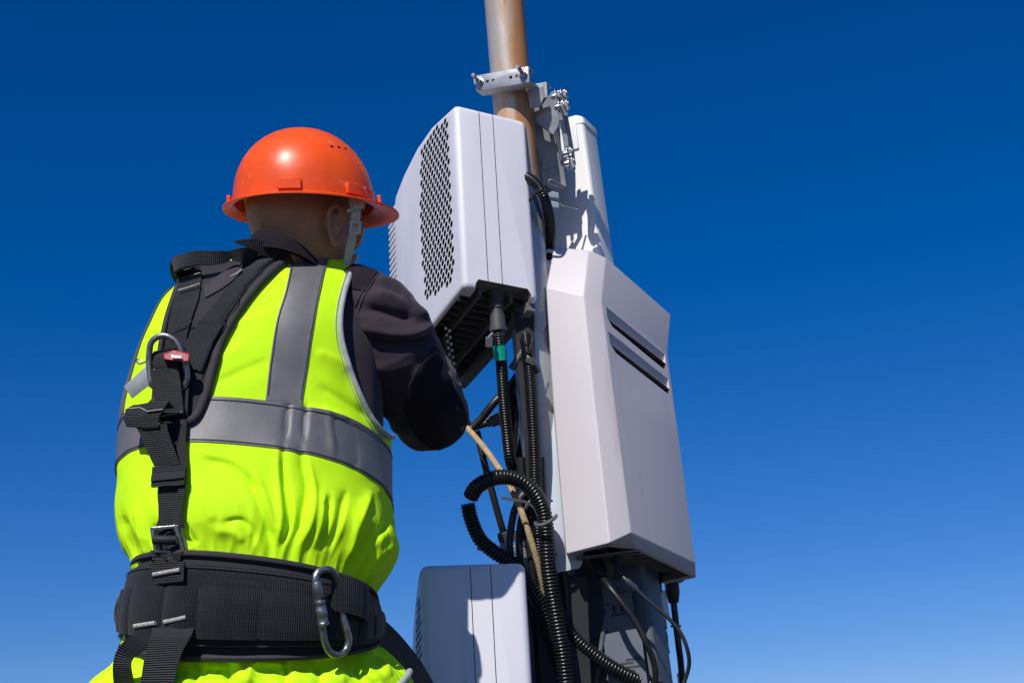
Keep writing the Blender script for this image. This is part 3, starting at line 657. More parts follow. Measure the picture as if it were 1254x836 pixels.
# brown capacitor-like connector on antenna & clips
m = MB(); lathe(m, P(781,731,2.90), P(785,754,2.89), [(0,7*s28),(.5,7*s28),(.52,5*s28),(.7,5*s28),(.71,7.5*s28),(1,7.5*s28)])
tag(m.build('coax_connector', M['under'], bevel=.0006), 'small dull brown connector left of the pale block', 'connector')
m = MB()
for x, y in ((711,748),(713,766)): m.prism([P(x,y,2.86),P(x+17,y,2.86),P(x+18,y+10,2.86),P(x+1,y+10,2.86)], FW*.02)
m.prism([P(727,756,2.865),P(736,756,2.865),P(736,760,2.865),P(727,760,2.865)], FW*.02)
m.prism([P(712.3,758.5,2.868),P(730,758.5,2.868),P(730,765.5,2.868),P(712.3,765.5,2.868)], FW*.02)
tag(m.build('cable_clip', M['flange'], bevel=.001), 'pale double cable clip on the antenna below the big box', 'clip')

# ================================================================== the worker
def cr1(tab, v):   # Catmull-Rom through rows of numbers
    n = len(tab); i = min(int(v), n-2); t = v - i
    a, b, c, d = (np.array(tab[max(0, min(n-1, k))], float) for k in (i-1, i, i+1, i+2))
    return .5*((2*b) + (c-a)*t + (2*a-5*b+4*c-d)*t*t + (3*b-3*c+d-a)*t**3)
#        Lx   Ly   Rx   Ry   d     b     tau  e
RING = [(322, 310, 396, 306, 2.465, .045, 4, 1),
        (280, 322, 436, 316, 2.46, .072, 7, .95),
        (230, 350, 462, 334, 2.445, .098, 11, .9),
        (204, 377, 474, 370, 2.41, .122, 17, .88),
        (180, 432, 476, 428, 2.37, .142, 23, .86),
        (164, 500, 476, 516, 2.33, .152, 32, .86),
        (153, 572, 478, 606, 2.29, .158, 34, .88),
        (151, 622, 482, 650, 2.26, .158, 33, .9),
        (156, 668, 484, 684, 2.23, .153, 30, .92),
        (172, 700, 455, 729, 2.21, .135, 25, .95),
        (160, 745, 455, 768, 2.20, .132, 14, .95),
        (150, 800, 462, 800, 2.19, .140, 5, .95),
        (118, 836, 502, 835, 2.18, .168, 12, .92),
        (100, 900, 520, 905, 2.18, .172, 14, .92),
        (92, 960, 526, 970, 2.18, .172, 14, .92)]
def S0(t, v, scale=1.0):
    """t array of angles (0 right, pi/2 towards the camera, pi left), v scalar"""
    Lx, Ly, Rx, Ry, d, b, tau, e = cr1(RING, v)
    L = np.array([(Lx-IW/2)/F*d, -(Ly-IH/2)/F*d]); Rr = np.array([(Rx-IW/2)/F*d, -(Ry-IH/2)/F*d])
    C = np.array([(L[0]+Rr[0])/2, (L[1]+Rr[1])/2, -d]); A = np.array([(Rr[0]-L[0])/2, (Rr[1]-L[1])/2, -.03]); tau = math.radians(tau)
    B = b*np.array([0, math.sin(tau), math.cos(tau)])
    c = np.sign(np.cos(t))*np.abs(np.cos(t))**e; s_ = np.sign(np.sin(t))*np.abs(np.sin(t))**e
    return C + scale*(c[:, None]*A + s_[:, None]*B)
def seg_dist(px, py, pts):
    best = np.full(px.shape, 1e9); side = np.zeros(px.shape); par = np.zeros(px.shape)
    tot = sum(math.dist(pts[i], pts[i+1]) for i in range(len(pts)-1)); acc = 0
    for i in range(len(pts)-1):
        ax, ay = pts[i]; bx, by = pts[i+1]; dx, dy = bx-ax, by-ay; l = math.hypot(dx, dy)
        t = np.clip(((px-ax)*dx + (py-ay)*dy)/l**2, 0, 1); d = np.hypot(px-ax-t*dx, py-ay-t*dy)
        m = d < best; best = np.where(m, d, best); side = np.where(m, ((px-ax)*dy - (py-ay)*dx)/l/(d+1e-6), side); par = np.where(m, (acc+t*l)/tot, par); acc += l
    return best, side, par
def densify(pts, n=5):
    q = spline([Vector((a, b, 0)) for a, b in pts], n) if len(pts) > 2 else [Vector((a, b, 0)) for a, b in pts]
    return [(v.x, v.y) for v in q]
def crease_disp(Pc, Nc, creases):
    px = IW/2 + F*Pc[:, 0]/-Pc[:, 2]; py = IH/2 - F*Pc[:, 1]/-Pc[:, 2]
    out = np.zeros(len(Pc)); f = np.clip(Nc[:, 2]*3+.4, 0, 1)
    for pts, w1, w2, amp in creases:
        q = densify(pts); xs = [a for a, _ in q]; ys = [b for _, b in q]; mw = max(w1, w2)*3.2
        m = (px > min(xs)-mw) & (px < max(xs)+mw) & (py > min(ys)-mw) & (py < max(ys)+mw)
        if not m.any(): continue
        d, sd, pr = seg_dist(px[m], py[m], q)
        ww = w1*(.5+.5*sd) + w2*(.5-.5*sd)
        taper = np.clip(np.minimum(pr, 1-pr)*5+.12, 0, 1)
        de = np.sqrt(d*d + 1.7) - 1.3038; out[m] += amp*.001*np.exp(-(de/(ww*.72))**1.45)*taper
    return out*f
# ridge/valley lines seen on the vest: (points, width one side, width other side, height in mm)
VC = [
 ([(346,545),(350,590),(357,635),(346,668)], 3.2, 9, -7), ([(340,545),(342,590),(345,640),(338,668)], 6, 6, 5),
 ([(365,545),(378,588),(372,630),(360,668)], 3, 8, -7), ([(372,560),(385,600),(381,640),(368,668)], 5, 5, 4),
 ([(304,578),(317,612),(334,666)], 3, 7, -4.5), ([(310,575),(326,612),(342,662)], 5, 6, 3),
 ([(246,562),(285,570),(316,600)], 4, 10, -3), ([(272,640),(295,636),(310,650),(312,668)], 3, 7, -3.5), ([(262,650),(285,652),(300,664)], 8, 8, 2.5),
 ([(404,606),(402,640),(392,672)], 3, 9, -6), ([(396,600),(395,640),(384,672)], 6, 6, 5),
 ([(424,600),(416,640),(402,676)], 3, 8, -5.5), ([(455,600),(440,640),(425,690)], 5, 8, 5), ([(462,640),(444,672),(428,700)], 4, 7, -6),
 ([(480,640),(458,662),(432,684)], 3.5, 8, -6), ([(484,668),(462,682),(446,712)], 5, 6, 5), ([(470,600),(478,630),(472,650)], 5, 8, -4),
 ([(150,630),(158,660),(170,690)], 4, 7, -4), ([(165,620),(172,655),(180,685)], 5, 5, 3), ([(192,640),(190,668)], 4, 6, -3),
 ([(225,640),(240,668)], 4, 8, -4), ([(246,600),(262,640)], 6, 9, 2.5),
 ([(228,430),(260,440),(305,420)], 6, 14, 1.5), ([(262,470),(300,452),(330,440)], 5, 12, -1.5), ([(270,400),(300,392),(340,380)], 6, 14, 1.5),
 ([(385,430),(410,440),(432,452)], 6, 12, 2), ([(388,470),(420,490),(455,512)], 5, 9, -2.5), ([(380,500),(425,512),(460,540)], 6, 9, 2.5),
 ([(355,490),(352,512),(350,535)], 2.5, 4, -3), ([(376,492),(374,515),(372,538)], 2.5, 4, -3), ([(400,500),(404,530),(408,560)], 4, 6, 3), ([(424,515),(430,545),(436,575)], 4, 6, -3),
 ([(151,440),(155,480),(152,520)], 4, 6, 2),
 ([(330,786),(348,806),(352,840)], 4, 8, -7), ([(320,784),(312,810),(300,845)], 6, 8, 6), ([(262,784),(274,806),(285,838)], 4, 7, -6), ([(284,790),(292,815),(296,845)], 7, 7, 5),
 ([(365,788),(385,808),(398,840)], 5, 8, -6), ([(376,784),(402,802),(425,835)], 6, 7, 6), ([(412,792),(432,806),(446,836)], 4, 8, -6), ([(440,786),(462,804),(478,830)], 6, 7, 6), ([(425,815),(445,822),(470,840)], 4,6,-4),
 ([(300,800),(330,812),(365,806)], 5, 9, 4), ([(228,790),(238,812),(240,840)], 4, 7, -5), ([(160,800),(150,820),(148,845)], 5, 7, 4)]
def gather(t, v):
    """cloth gathered by the belt: folds that run down to it and fan out below it"""
    a = 0
    if v < 9: a = max(0, (v-6.7)/2.3)**1.6
    elif v < 11: a = .5
    else: a = max(.3, 1-(v-11)/3.0)
    rd = lambda x: (1-2*min(1, abs(x)*2.2))
    out = np.array([rd(noise.noise(Vector((math.cos(q)*5.5, math.sin(q)*5.5, v*.45)))) + .45*rd(noise.noise(Vector((math.cos(q)*13, math.sin(q)*13, v*.8+5)))) for q in t])
    return out*.0030*a
def soft(t, v):
    return np.array([noise.noise(Vector((math.cos(q)*2.2, math.sin(q)*2.2+9, v*.9)))*.004 + noise.noise(Vector((math.cos(q)*5, math.sin(q)*5+9, v*1.7+q*.5)))*.0016 for q in t])
def frame(t, v, scale=1.0):
    p = S0(t, v, scale); dt = (S0(t+.01, v, scale) - S0(t-.01, v, scale)); dv = (S0(t, min(v+.02, 13.99), scale) - S0(t, max(v-.02, 0), scale))
    n = np.cross(dt, dv); n /= np.linalg.norm(n, axis=1)[:, None] + 1e-12
    c = S0(np.array([0., math.pi]), v).mean(0); sg = np.sign(((p-c)*n).sum(1)); sg[sg == 0] = 1
    return p, n*sg[:, None]
def torso_pts(t, v, off=0.0, folds=True, scale=1.0):
    p, n = frame(t, v, scale)
    h = np.full(len(t), off)
    if folds: h = h + 1.35*crease_disp(p, n, VC) + gather(t, v) + soft(t, v)
    return c2w(p + n*h[:, None]), p, n
# full surface, for laying straps on it
NT, NV = 560, 460
T_ = np.linspace(0, 2*math.pi, NT, endpoint=False)
VS = list(np.linspace(0.0, 13.0, NV))
surf = []; 
for v in VS: surf.append(torso_pts(T_, v)[0])
flat = [tuple(p) for r in surf for p in r]
quads = [(k*NT+i, k*NT+(i+1) % NT, (k+1)*NT+(i+1) % NT, (k+1)*NT+i) for k in range(NV-1) for i in range(NT)]
BV = BVHTree.FromPolygons(flat, quads)
bmid = P(310, 800, 2.19)
person = empty('person', Vector((bmid.x, bmid.y+.05, 0)), 'worker seen from behind, in a fluorescent yellow vest over charcoal sleeves, facing the white unit', 'person')

# vest: the surface minus the arm hole
armhole = [(436,300),(430,330),(418,370),(415.5,400),(421,432),(437,478),(455,514),(470,532),(484,537),(560,537),(560,300)]
AH = densify(armhole[:9], 6) + armhole[9:]
def in_poly(x, y, poly):
    r = False; j = len(poly)-1
    for i in range(len(poly)):
        if ((poly[i][1] > y) != (poly[j][1] > y)) and x < (poly[j][0]-poly[i][0])*(y-poly[i][1])/(poly[j][1]-poly[i][1])+poly[i][0]: r = not r
        j = i
    return r
keep = []; PX = [pix(Vector(p))[:2] for p in flat]
hole = [in_poly(x, y, AH) for x, y in PX]
hemv = VS.index(min(VS, key=lambda q: abs(q-12.6)))
for f in quads:
    if sum(hole[i] for i in f) >= 3: continue
    if f[0]//NT >= hemv: continue
    if f[0]//NT < 21: continue
    keep.append(f)
used = sorted({i for f in keep for i in f}); rm = {a: b for b, a in enumerate(used)}
m = MB(); m.add([flat[i] for i in used], [tuple(rm[i] for i in f) for f in keep])
vest = m.build('safety_vest', M['vest'], person, ang=80)
so_ = vest.modifiers.new('thick', 'SOLIDIFY'); so_.thickness = .0012; so_.offset = -1

def hit(px, py, off, bv=BV):
    r = ray(px, py).normalized(); loc, n, i, d = bv.ray_cast(CL, r)
    if loc is None: return None
    if n.dot(r) > 0: n = -n
    return loc + n*off
def grid(Lp, Rp, off, ns=None, nc=7, bv=BV, smooth=1, offf=None):
    """lay a strip between two picture outlines on the body"""
    Ld = [Vector((a, b, 0)) for a, b in Lp]; Rd = [Vector((a, b, 0)) for a, b in Rp]
    k = 8 if len(Ld) > 2 else 1
    Ld = spline(Ld, k) if k > 1 else [Ld[0].lerp(Ld[-1], i/16) for i in range(17)]; Rd = spline(Rd, k) if k > 1 else [Rd[0].lerp(Rd[-1], i/16) for i in range(17)]
    G = []
    for i, (a, b) in enumerate(zip(Ld, Rd)):
        row = []; last = None
        pq = [a.lerp(b, j/(nc-1)) for j in range(nc)]
        hs = [hit(q.x, q.y, (offf(i/(len(Ld)-1), j/(nc-1)) if offf else off), bv) for j, q in enumerate(pq)]
        okd = [(j, (h-CL).dot(FW)) for j, h in enumerate(hs) if h]
        for j, h in enumerate(hs):
            if h is None:
                dd = min(okd, key=lambda z: abs(z[0]-j))[1] if okd else (G[-1][j]-CL).dot(FW) if G else 2.45
                h = P(pq[j].x, pq[j].y, dd)
            row.append(h)
        G.append(row)
    for _ in range(smooth):
        H = [r[:] for r in G]
        for i in range(len(G)):
            for j in range(nc):
                # even out the distance only, keep the outline
                ds = [(G[a][b]-CL).dot(FW) for a in (i-1, i, i+1) for b in (j-1, j, j+1) if 0 <= a < len(G) and 0 <= b < nc]
                d0 = (G[i][j]-CL).dot(FW); H[i][j] = CL + (G[i][j]-CL)*((sum(ds)/len(ds)*.5 + d0*.5)/d0)
        G = H
    return G
def strip(name, Lp, Rp, off, th, mt, parent, nc=7, smooth=1, bevel=0, bv=BV, offf=None):
    m = MB(); m.sheet(grid(Lp, Rp, off, nc=nc, smooth=smooth, bv=bv, offf=offf), th)
    return m.build(name, M[mt], parent, ang=50, bevel=bevel)
def laid_tube(name, pts, off, rpx, mt, parent, bv=BV, pitch=None, seg=8, mb=None, dens=8):
    q = densify(pts, dens) if len(pts) > 2 else [(pts[0][0]+(pts[-1][0]-pts[0][0])*i/8, pts[0][1]+(pts[-1][1]-pts[0][1])*i/8) for i in range(9)]
    w_ = [hit(a, b, off, bv) for a, b in q]; w_ = [p for p in w_ if p]
    m = mb or MB()
    if len(w_) > 1: m.tube(w_, rpx*2.25/F, seg=seg, step=.004, smooth=False, pitch=pitch, amp=rpx*2.25/F*.3)
    return m if mb is not None else m.build(name, M[mt], parent, ang=70)

# reflective tape
TB = np.linspace(0, 2*math.pi, 420, endpoint=False)
def band(v0, v1, n, off, th, name, mt, parent, t0=None, t1=None, nt_=60):
    tt = TB if t0 is None else np.linspace(t0, t1, nt_)
    rows = [torso_pts(tt, v, off)[0] for v in np.linspace(v0, v1, n)]
    rows2 = [torso_pts(tt, v, off-th)[0] for v in (v1, v0)]
    # closed loop section: outer rows then the two inner edges
    m = MB(); rr = rows + rows2
    nn = len(tt); vs = [Vector(p) for r in rr for p in r]; fs = []; K = len(rr); closed = t0 is None
    for k in range(K):
        k2 = (k+1) % K
        for i in range(nn if closed else nn-1):
            j = (i+1) % nn; fs.append((k*nn+i, k*nn+j, k2*nn+j, k2*nn+i))
    drop = []
    if True:  # leave out what would cross the arm hole
        def inh(f): return sum(in_poly(*pix(vs[i])[:2], AH) for i in f) >= 3
        fs = [f for f in fs if not inh(f)]
    m.add(vs, fs); return m.build(name, M[mt], parent, ang=60)
band(5.48, 6.28, 8, .0018, .0022, 'reflective_tape', 'tape', vest)
strip('reflective_tape', [(357,322),(349,359),(338.5,393),(330.5,443),(325,490)], [(403,316),(394,346),(383,404),(376,448),(369,497)], .0022, .003, 'tape', vest, nc=9)
band(2.6, 5.45, 30, .0018, .0022, 'reflective_tape', 'tape', vest, math.pi*.85, math.pi*1.06, 24)
# stitched edges of the tape
mb_ = MB()
for pts in ([(357,322),(349,359),(338.5,393),(330.5,443),(326,484)], [(403,316),(394,346),(383,404),(376,448),(370,489)]):
    dx = 2 if pts[0][0] < 380 else -2
    laid_tube('', [(a+dx, b) for a, b in pts], .0034, .45, 'seam', vest, mb=mb_)
mb_.build('tape_stitching', M['seam'], vest)
for vv_ in (5.53, 6.235):
    m = MB(); m.tube([Vector(p) for p in torso_pts(np.linspace(.05, math.pi*1.02, 140), vv_, .0026)[0] if not in_poly(*pix(Vector(p))[:2], AH)], .0007, seg=6, smooth=False); m.build('tape_stitching', M['seam'], vest)
# arm hole binding
ah = [(437,313),(430,331),(419,368),(415.8,400),(421,432),(437,478),(455,514),(470,531),(480,536)]
m = MB(); laid_tube('', ah, .003, 3.6, 'trim', vest, mb=m, seg=10); m.build('arm_hole_binding', M['trim'], vest)
m = MB(); laid_tube('', [(a-5.2, b+1.5) for a, b in ah], .0012, .6, 'trim', vest, mb=m); m.build('binding_stitching', M['trim'], vest)
# hem edge at lower right
m = MB(); laid_tube('', [(505,812),(497,828),(484,842)], .004, 4, 'trim', vest, mb=m, seg=10); m.build('hem_binding', M['trim'], vest)

# jacket under the vest with both sleeves
def sleeve_mesh(stations, creases, seg=128, sub=34, flatn=.9):
    """stations: px, py, depth, radius(m), squash toward camera"""
    tab = stations; n = len(tab); rows = []; cents = []
    vv = np.linspace(0, n-1, (n-1)*sub+1)
    for v in vv:
        x, y, d, r, q = cr1(tab, min(v, n-1-1e-6)); cents.append((np.array([(x-IW/2)/F*d, -(y-IH/2)/F*d, -d]), r, q))
    X = None
    for i, (c, r, q) in enumerate(cents):
        T = cents[min(i+1, len(cents)-1)][0] - cents[max(i-1, 0)][0]; T /= np.linalg.norm(T)
        if X is None: X = np.cross(T, [0, 0, 1.]); 
        X = X - T*X.dot(T); X /= np.linalg.norm(X); Y = np.cross(T, X)
        a = np.linspace(0, 2*math.pi, seg, endpoint=False)
        rows.append(c + r*(np.cos(a)[:, None]*X + q*np.sin(a)[:, None]*Y))
    A = np.array(rows); nrm = np.zeros_like(A)
    cc = np.array([c for c, _, _ in cents])[:, None, :]
    gu = np.roll(A, -1, 1) - np.roll(A, 1, 1); gv = np.gradient(A, axis=0)
    nrm = np.cross(gu, gv); nrm /= np.linalg.norm(nrm, axis=2)[..., None] + 1e-12
    sg = np.sign((nrm*(A-cc)).sum(2)); sg[sg == 0] = 1; nrm *= sg[..., None]
    flatA = A.reshape(-1, 3); fn = nrm.reshape(-1, 3)
    h = 1.6*crease_disp(flatA, fn, creases)
    h += np.array([noise.noise(Vector((p[0]*16, p[1]*16, p[2]*16)))*.0045 + (.5-abs(noise.noise(Vector((p[0]*14+p[1]*10, p[1]*38, p[2]*20)))))*.0062 for p in flatA])
    Wp = c2w(flatA + fn*h[:, None])
    k = len(rows); fs = [(r*seg+i, r*seg+(i+1) % seg, (r+1)*seg+(i+1) % seg, (r+1)*seg+i) for r in range(k-1) for i in range(seg)]
    fs += [tuple(range(seg)), tuple((k-1)*seg+i for i in range(seg))]
    return [Vector(p) for p in Wp], fs
SC = [
 ([(436,414),(470,420),(505,419),(526,406)], 5, 10, -8), ([(440,402),(475,409),(508,409),(530,396)], 8, 8, 6),
 ([(452,358),(482,366),(506,378),(524,396)], 8, 9, 7), ([(448,374),(480,384),(508,392)], 5, 9, -6),
 ([(460,340),(485,352),(502,370)], 6, 8, 5), ([(468,352),(490,366),(508,384)], 4, 6, -4),
 ([(432,440),(470,452),(512,444)], 8, 12, 3), ([(444,470),(470,480),(500,470)], 8, 10, -3),
 ([(534,430),(512,455),(500,482),(502,510),(517,548)], 2.2, 5, 2.5),
 ([(540,450),(552,480),(560,510)], 6, 9, 4), ([(520,520),(540,530),(566,528)], 6, 8, -4), ([(470,520),(495,540),(520,552)], 6, 8, 4), ([(545,500),(556,520),(560,545)], 4, 6, -3)]
RS = [(415,350,2.41,.050,.9),(440,376,2.40,.070,.9),(463,406,2.40,.081,.9),(483,438,2.42,.080,.95),(506,472,2.45,.072,1),(526,502,2.49,.066,1),(530,506,2.58,.060,1),(518,488,2.68,.050,1),(502,476,2.78,.042,1)]
sv, sf = sleeve_mesh(RS, SC)
m = MB()
jt = np.linspace(0, 2*math.pi, 120, endpoint=False)
rows = []
for v in np.linspace(0.0, 8.6, 60): rows.append([Vector(p) for p in torso_pts(jt, v, -.012 - .035*max(0, v-6)/2.6, folds=False)[0]])
m.loft(rows)
jk = m.build('jacket', M['jacket'], person, ang=70)
m = MB(); m.add(sv, sf); slv = m.build('sleeve', M['jacket'], jk, ang=80)
BS = BVHTree.FromPolygons([tuple(p) for p in sv], [f for f in sf if len(f) == 4])
LSs = [(250,378,2.47,.050,.9),(245,404,2.52,.055,.95),(255,440,2.60,.058,1),(290,480,2.68,.056,1),(360,500,2.76,.050,1),(420,490,2.84,.045,1),(462,478,2.92,.040,1)]
lv_, lf_ = sleeve_mesh(LSs, [], seg=36, sub=8)
m = MB(); m.add(lv_, lf_); m.build('sleeve', M['jacket'], jk, ang=80)
# elbow patch lies on the sleeve
strip('elbow_patch', [(532,424),(514,448),(501,476),(497,503),(508,530),(524,546),(538,550)], [(536,428),(546,452),(556,476),(566,495),(571,512),(567,528),(553,541)], .0024, .003, 'patch', slv, bv=BS, nc=14, smooth=2)
# shoulder yoke panel and the twin-stitched seam
strip('shoulder_yoke', [(431,322),(424,340),(421,352)], [(462,332),(456,342),(448,357)], .0022, .003, 'patch', slv, bv=BS, nc=8, smooth=1)
m = MB()
for k in (0, 5.5):
    laid_tube('', [(464-k,334),(452-k,352),(441-k,374),(435-k,400),(433-k,430)], .0012, .8, 'seam', slv, bv=BS, mb=m)
m.build('seam_stitching', M['seam'], slv)
# collar
def ring_px(cx, cy, hw_, d, b, tau, roll, n=40, a0=0, a1=2*math.pi):
    out = []
    for k in range(n):
        a = a0 + (a1-a0)*k/(n-1); X = hw_/F*d
        p = np.array([(cx-IW/2)/F*d + X*math.cos(a), -(cy-IH/2)/F*d + X*math.cos(a)*roll + b*math.sin(a)*math.sin(math.radians(tau)), -d + b*math.sin(a)*math.cos(math.radians(tau))])
        out.append(Vector(c2w(p[None])[0]))
    return out
m = MB()
oa = [ring_px(352,340,58,2.42,.104,25,-.20), ring_px(351,325,49,2.42,.098,25,-.26), ring_px(350,317,43,2.42,.092,25,-.30), ring_px(349.5,316,41.5,2.42,.088,25,-.30), ring_px(350,319,42,2.42,.088,25,-.30), ring_px(352,338,50,2.42,.09,25,-.20)]
m.loft(oa, close=True, cap=False); m.build('collar', M['collar'], jk, ang=60)
# vest collar edge: a yellow roll low at the neck
# ---- body: one continuous mesh
HD = 2.44   # head depth
hup = (CU*.985 + CB*-.13 + CR*-.02).normalized()
yawh = R_(50)
away = (FW - hup*FW.dot(hup)).normalized(); side = away.cross(hup).normalized()
if side.dot(CR) < 0: side = -side
hf = (away*math.cos(yawh) + side*math.sin(yawh)).normalized(); hs = hf.cross(hup).normalized()   # face direction, right-hand side
if hs.dot(hf.cross(hup)) < 0: hs = -hs
hc = P(371, 262, HD)      # head centre at ear level
def hp(f, s, u): return hc + hf*f + hs*s + hup*u
m = MB(); rings = []
# height, half length front, half length back, half width
prof_h = [(.135,.02,.02,.02),(.128,.05,.05,.042),(.105,.078,.082,.062),(.07,.093,.098,.073),(.03,.098,.102,.078),(0,.096,.100,.079),(-.03,.094,.092,.076),(-.06,.090,.078,.071),(-.085,.084,.060,.062),(-.105,.074,.04,.048),(-.115,.060,.02,.03)]
for h, a, b, c in prof_h:
    rg = []
    for k in range(48):
        t = 2*math.pi*k/48; x = math.cos(t); y = math.sin(t)
        rg.append(hp((a if x > 0 else b)*abs(x)**.92*(1 if x > 0 else -1), c*abs(y)**.92*(1 if y > 0 else -1), h))
    rings.append(rg)
m.loft(rings)
def ellip(mb, c, ax, ay, az, n=16):
    rg = []
    for i in range(1, n):
        ph = math.pi*i/n; rg.append([c + az*math.cos(ph) + (ax*math.cos(t) + ay*math.sin(t))*math.sin(ph) for t in [2*math.pi*k/(2*n) for k in range(2*n)]])
    mb.loft(rg)
def limb(mb, pts, rad, seg=20):
    n = len(pts)-1; mb.tube(pts, lambda t: float(np.interp(t, np.linspace(0, 1, len(rad)), rad)), seg=seg, step=.012)
# neck
limb(m, [hp(-.026,0,-.03), hp(-.030,0,-.09), P(354,318,2.46), P(345,372,2.43)], [.060,.056,.054,.060], 28)
# nose, brow, lips, chin
ellip(m, hp(.098,0,-.028), hf*.022, hs*.014, hup*.026); ellip(m, hp(.090,0,.004), hf*.015, hs*.045, hup*.012)
ellip(m, hp(.088,0,-.066), hf*.012, hs*.024, hup*.010); ellip(m, hp(.075,0,-.100), hf*.020, hs*.024, hup*.018)
ellip(m, hp(.070,.038,-.030), hf*.024, hs*.030, hup*.026); ellip(m, hp(.070,-.038,-.030), hf*.024, hs*.030, hup*.026)
# ears
for sg in (1, -1):
    e0 = hp(.008, .0785*sg, -.035); eo = (hs*sg*.75 - hf*.66).normalized()
    out = []
    for a, rx, ry in [(-70,.012,.026),(-20,.017,.029),(30,.019,.031),(80,.017,.031),(130,.013,.029),(180,.011,.027),(220,.010,.028),(258,.006,.033)]:
        t = R_(a); out.append(e0 + eo*.010 + (hf*.9+hs*sg*.2)*(-rx*math.sin(t+.3)*-1 if False else rx*math.cos(t+R_(95))) + hup*(ry*math.sin(t+R_(95)) if False else ry*math.cos(t-R_(70))) + eo*.004)
    # helix as a loop: up the front, over the top, down the back to the lobe
    loop = [(.012,-.002,.008),(.013,.016,.012),(.006,.029,.016),(-.008,.031,.019),(-.018,.020,.021),(-.019,.002,.020),(-.013,-.016,.016),(-.005,-.030,.011),(.004,-.031,.009),(.008,-.020,.007)]
    m.tube([e0 + hf*a + hup*b + hs*(sg*c) for a, b, c in loop], .0046, seg=12, step=.003)
    ellip(m, e0 + hf*-.004 + hup*.000 + hs*sg*.008, hf*.014, hup*.024, (hs*sg*.9 - hf*.4)*.008)
    ellip(m, e0 + hf*.002 - hup*.030 + hs*sg*.008, hf*.007, hup*.008, hs*sg*.005)
# trunk, arms, legs inside the clothes
tr = []
for v in np.linspace(1.2, 11.5, 26): tr.append([Vector(p) for p in c2w(S0(np.linspace(0, 2*math.pi, 40, endpoint=False), v, .82))])
m.loft(tr)
limb(m, [P(425,360,2.44), P(484,436,2.46), P(524,498,2.50)], [.05,.048,.042])
limb(m, [P(524,498,2.50), P(518,486,2.66), P(496,472,2.83)], [.042,.038,.026])
limb(m, [P(262,392,2.48), P(250,412,2.54), P(292,474,2.68)], [.034,.038,.038])
limb(m, [P(300,480,2.69), P(410,492,2.83), P(476,474,2.94)], [.04,.035,.026])
hipx = bmid.x; gy = bmid.y + .06
for sx in (-.11, .12):
    limb(m, [Vector((hipx+sx*.8, gy, .95)), Vector((hipx+sx*1.2, gy+.02, .50)), Vector((hipx+sx*1.4, gy+.0, .09))], [.095,.062,.045])
    limb(m, [Vector((hipx+sx*1.4, gy-.03, .05)), Vector((hipx+sx*1.5, gy+.17, .035))], [.036,.028])
# hands: palm, four fingers and a thumb curled round the cable
def hand(mb, wrist, fwd, palmn, sg):
    fwd = fwd.normalized(); palmn = (palmn - fwd*palmn.dot(fwd)).normalized(); ac = fwd.cross(palmn)*sg
    ellip(mb, wrist + fwd*.045, fwd*.052, ac*.040, palmn*.016)
    for k, (o_, l_) in enumerate([(-.030,.060),(-.010,.072),(.010,.068),(.029,.054)]):
        b0 = wrist + fwd*.080 + ac*o_; p1 = b0 + fwd*l_*.42 + palmn*.006; p2 = p1 + fwd*l_*.22 + palmn*l_*.30; p3 = p2 - fwd*l_*.06 + palmn*l_*.30
        limb(mb, [b0 - fwd*.02, p1, p2, p3], [.0098,.0090,.0083,.0072], 12)
    t0 = wrist + fwd*.028 - ac*.034; limb(mb, [t0, t0 + fwd*.026 - ac*.020 + palmn*.010, t0 + fwd*.046 - ac*.014 + palmn*.030], [.0125,.0108,.0088], 12)
hand(m, P(496,470,2.85), (P(496,438,2.90)-P(496,472,2.85)), CR*.6 + CB*-.3, 1)
hand(m, P(478,470,2.95), (P(500,440,2.98)-P(478,472,2.95)), CU*.8 + CR*.2, -1)
body = m.build('body', M['skin'], person)
rmod = body.modifiers.new('r', 'REMESH'); rmod.mode = 'VOXEL'; rmod.voxel_size = .0036; rmod.use_smooth_shade = True
smo = body.modifiers.new('s', 'SMOOTH'); smo.factor = .5; smo.iterations = 4
bake_p(body); body.data.polygons.foreach_set('use_smooth', [True]*len(body.data.polygons))
if not body.data.materials: body.data.materials.append(M['skin'])
# eyes
for sg in (1, -1):
    m = MB(); ellip(m, hp(.083, .031*sg, -.010), hf*.012, hs*.012, hup*.012, 10); m.build('eye', M['white'], body)
# trousers and boots
for sx in (-.11, .12):
    pass
m = MB(); TR = []
m.loft([[Vector((hipx + .17*math.cos(a), gy + .12*math.sin(a), z)) for a in [2*math.pi*k/40 for k in range(40)]] for z in (.98, .90, .84)])
tro = m.build('trousers', M['trouser'], person)
for sx in (-.11, .12):
    m = MB(); limb(m, [Vector((hipx+sx*.75, gy, .92)), Vector((hipx+sx*1.2, gy+.02, .50)), Vector((hipx+sx*1.4, gy, .10))], [.115,.088,.075], 32); m.build('trouser_leg', M['trouser'], tro)
    m = MB(); x0 = hipx+sx*1.4
    for_r = []
    for (yy, hz, wv) in [(-.085,.03,.02),(-.07,.10,.036),(-.02,.15,.045),(.05,.11,.046),(.12,.07,.050),(.18,.055,.042),(.205,.03,.02)]:
        for_r.append([Vector((x0 + sx*.2*(yy) + wv*math.cos(a), gy + yy, .018 + hz*.5 + hz*.5*math.sin(a))) for a in [2*math.pi*k/20 for k in range(20)]])
    m.loft(for_r); bt = m.build('boot', M['boot'], person)
    m = MB(); m.prism([Vector((x0 + sx*.2*y + w_, gy+y, .002)) for y, w_ in [(-.09,-.03),(-.09,.03),(.0,.042),(.12,.052),(.19,.035),(.215,0),(.19,-.035),(.12,-.052),(0,-.042)]], Vector((0,0,.022))); m.build('sole', M['boot'], bt, bevel=.004)

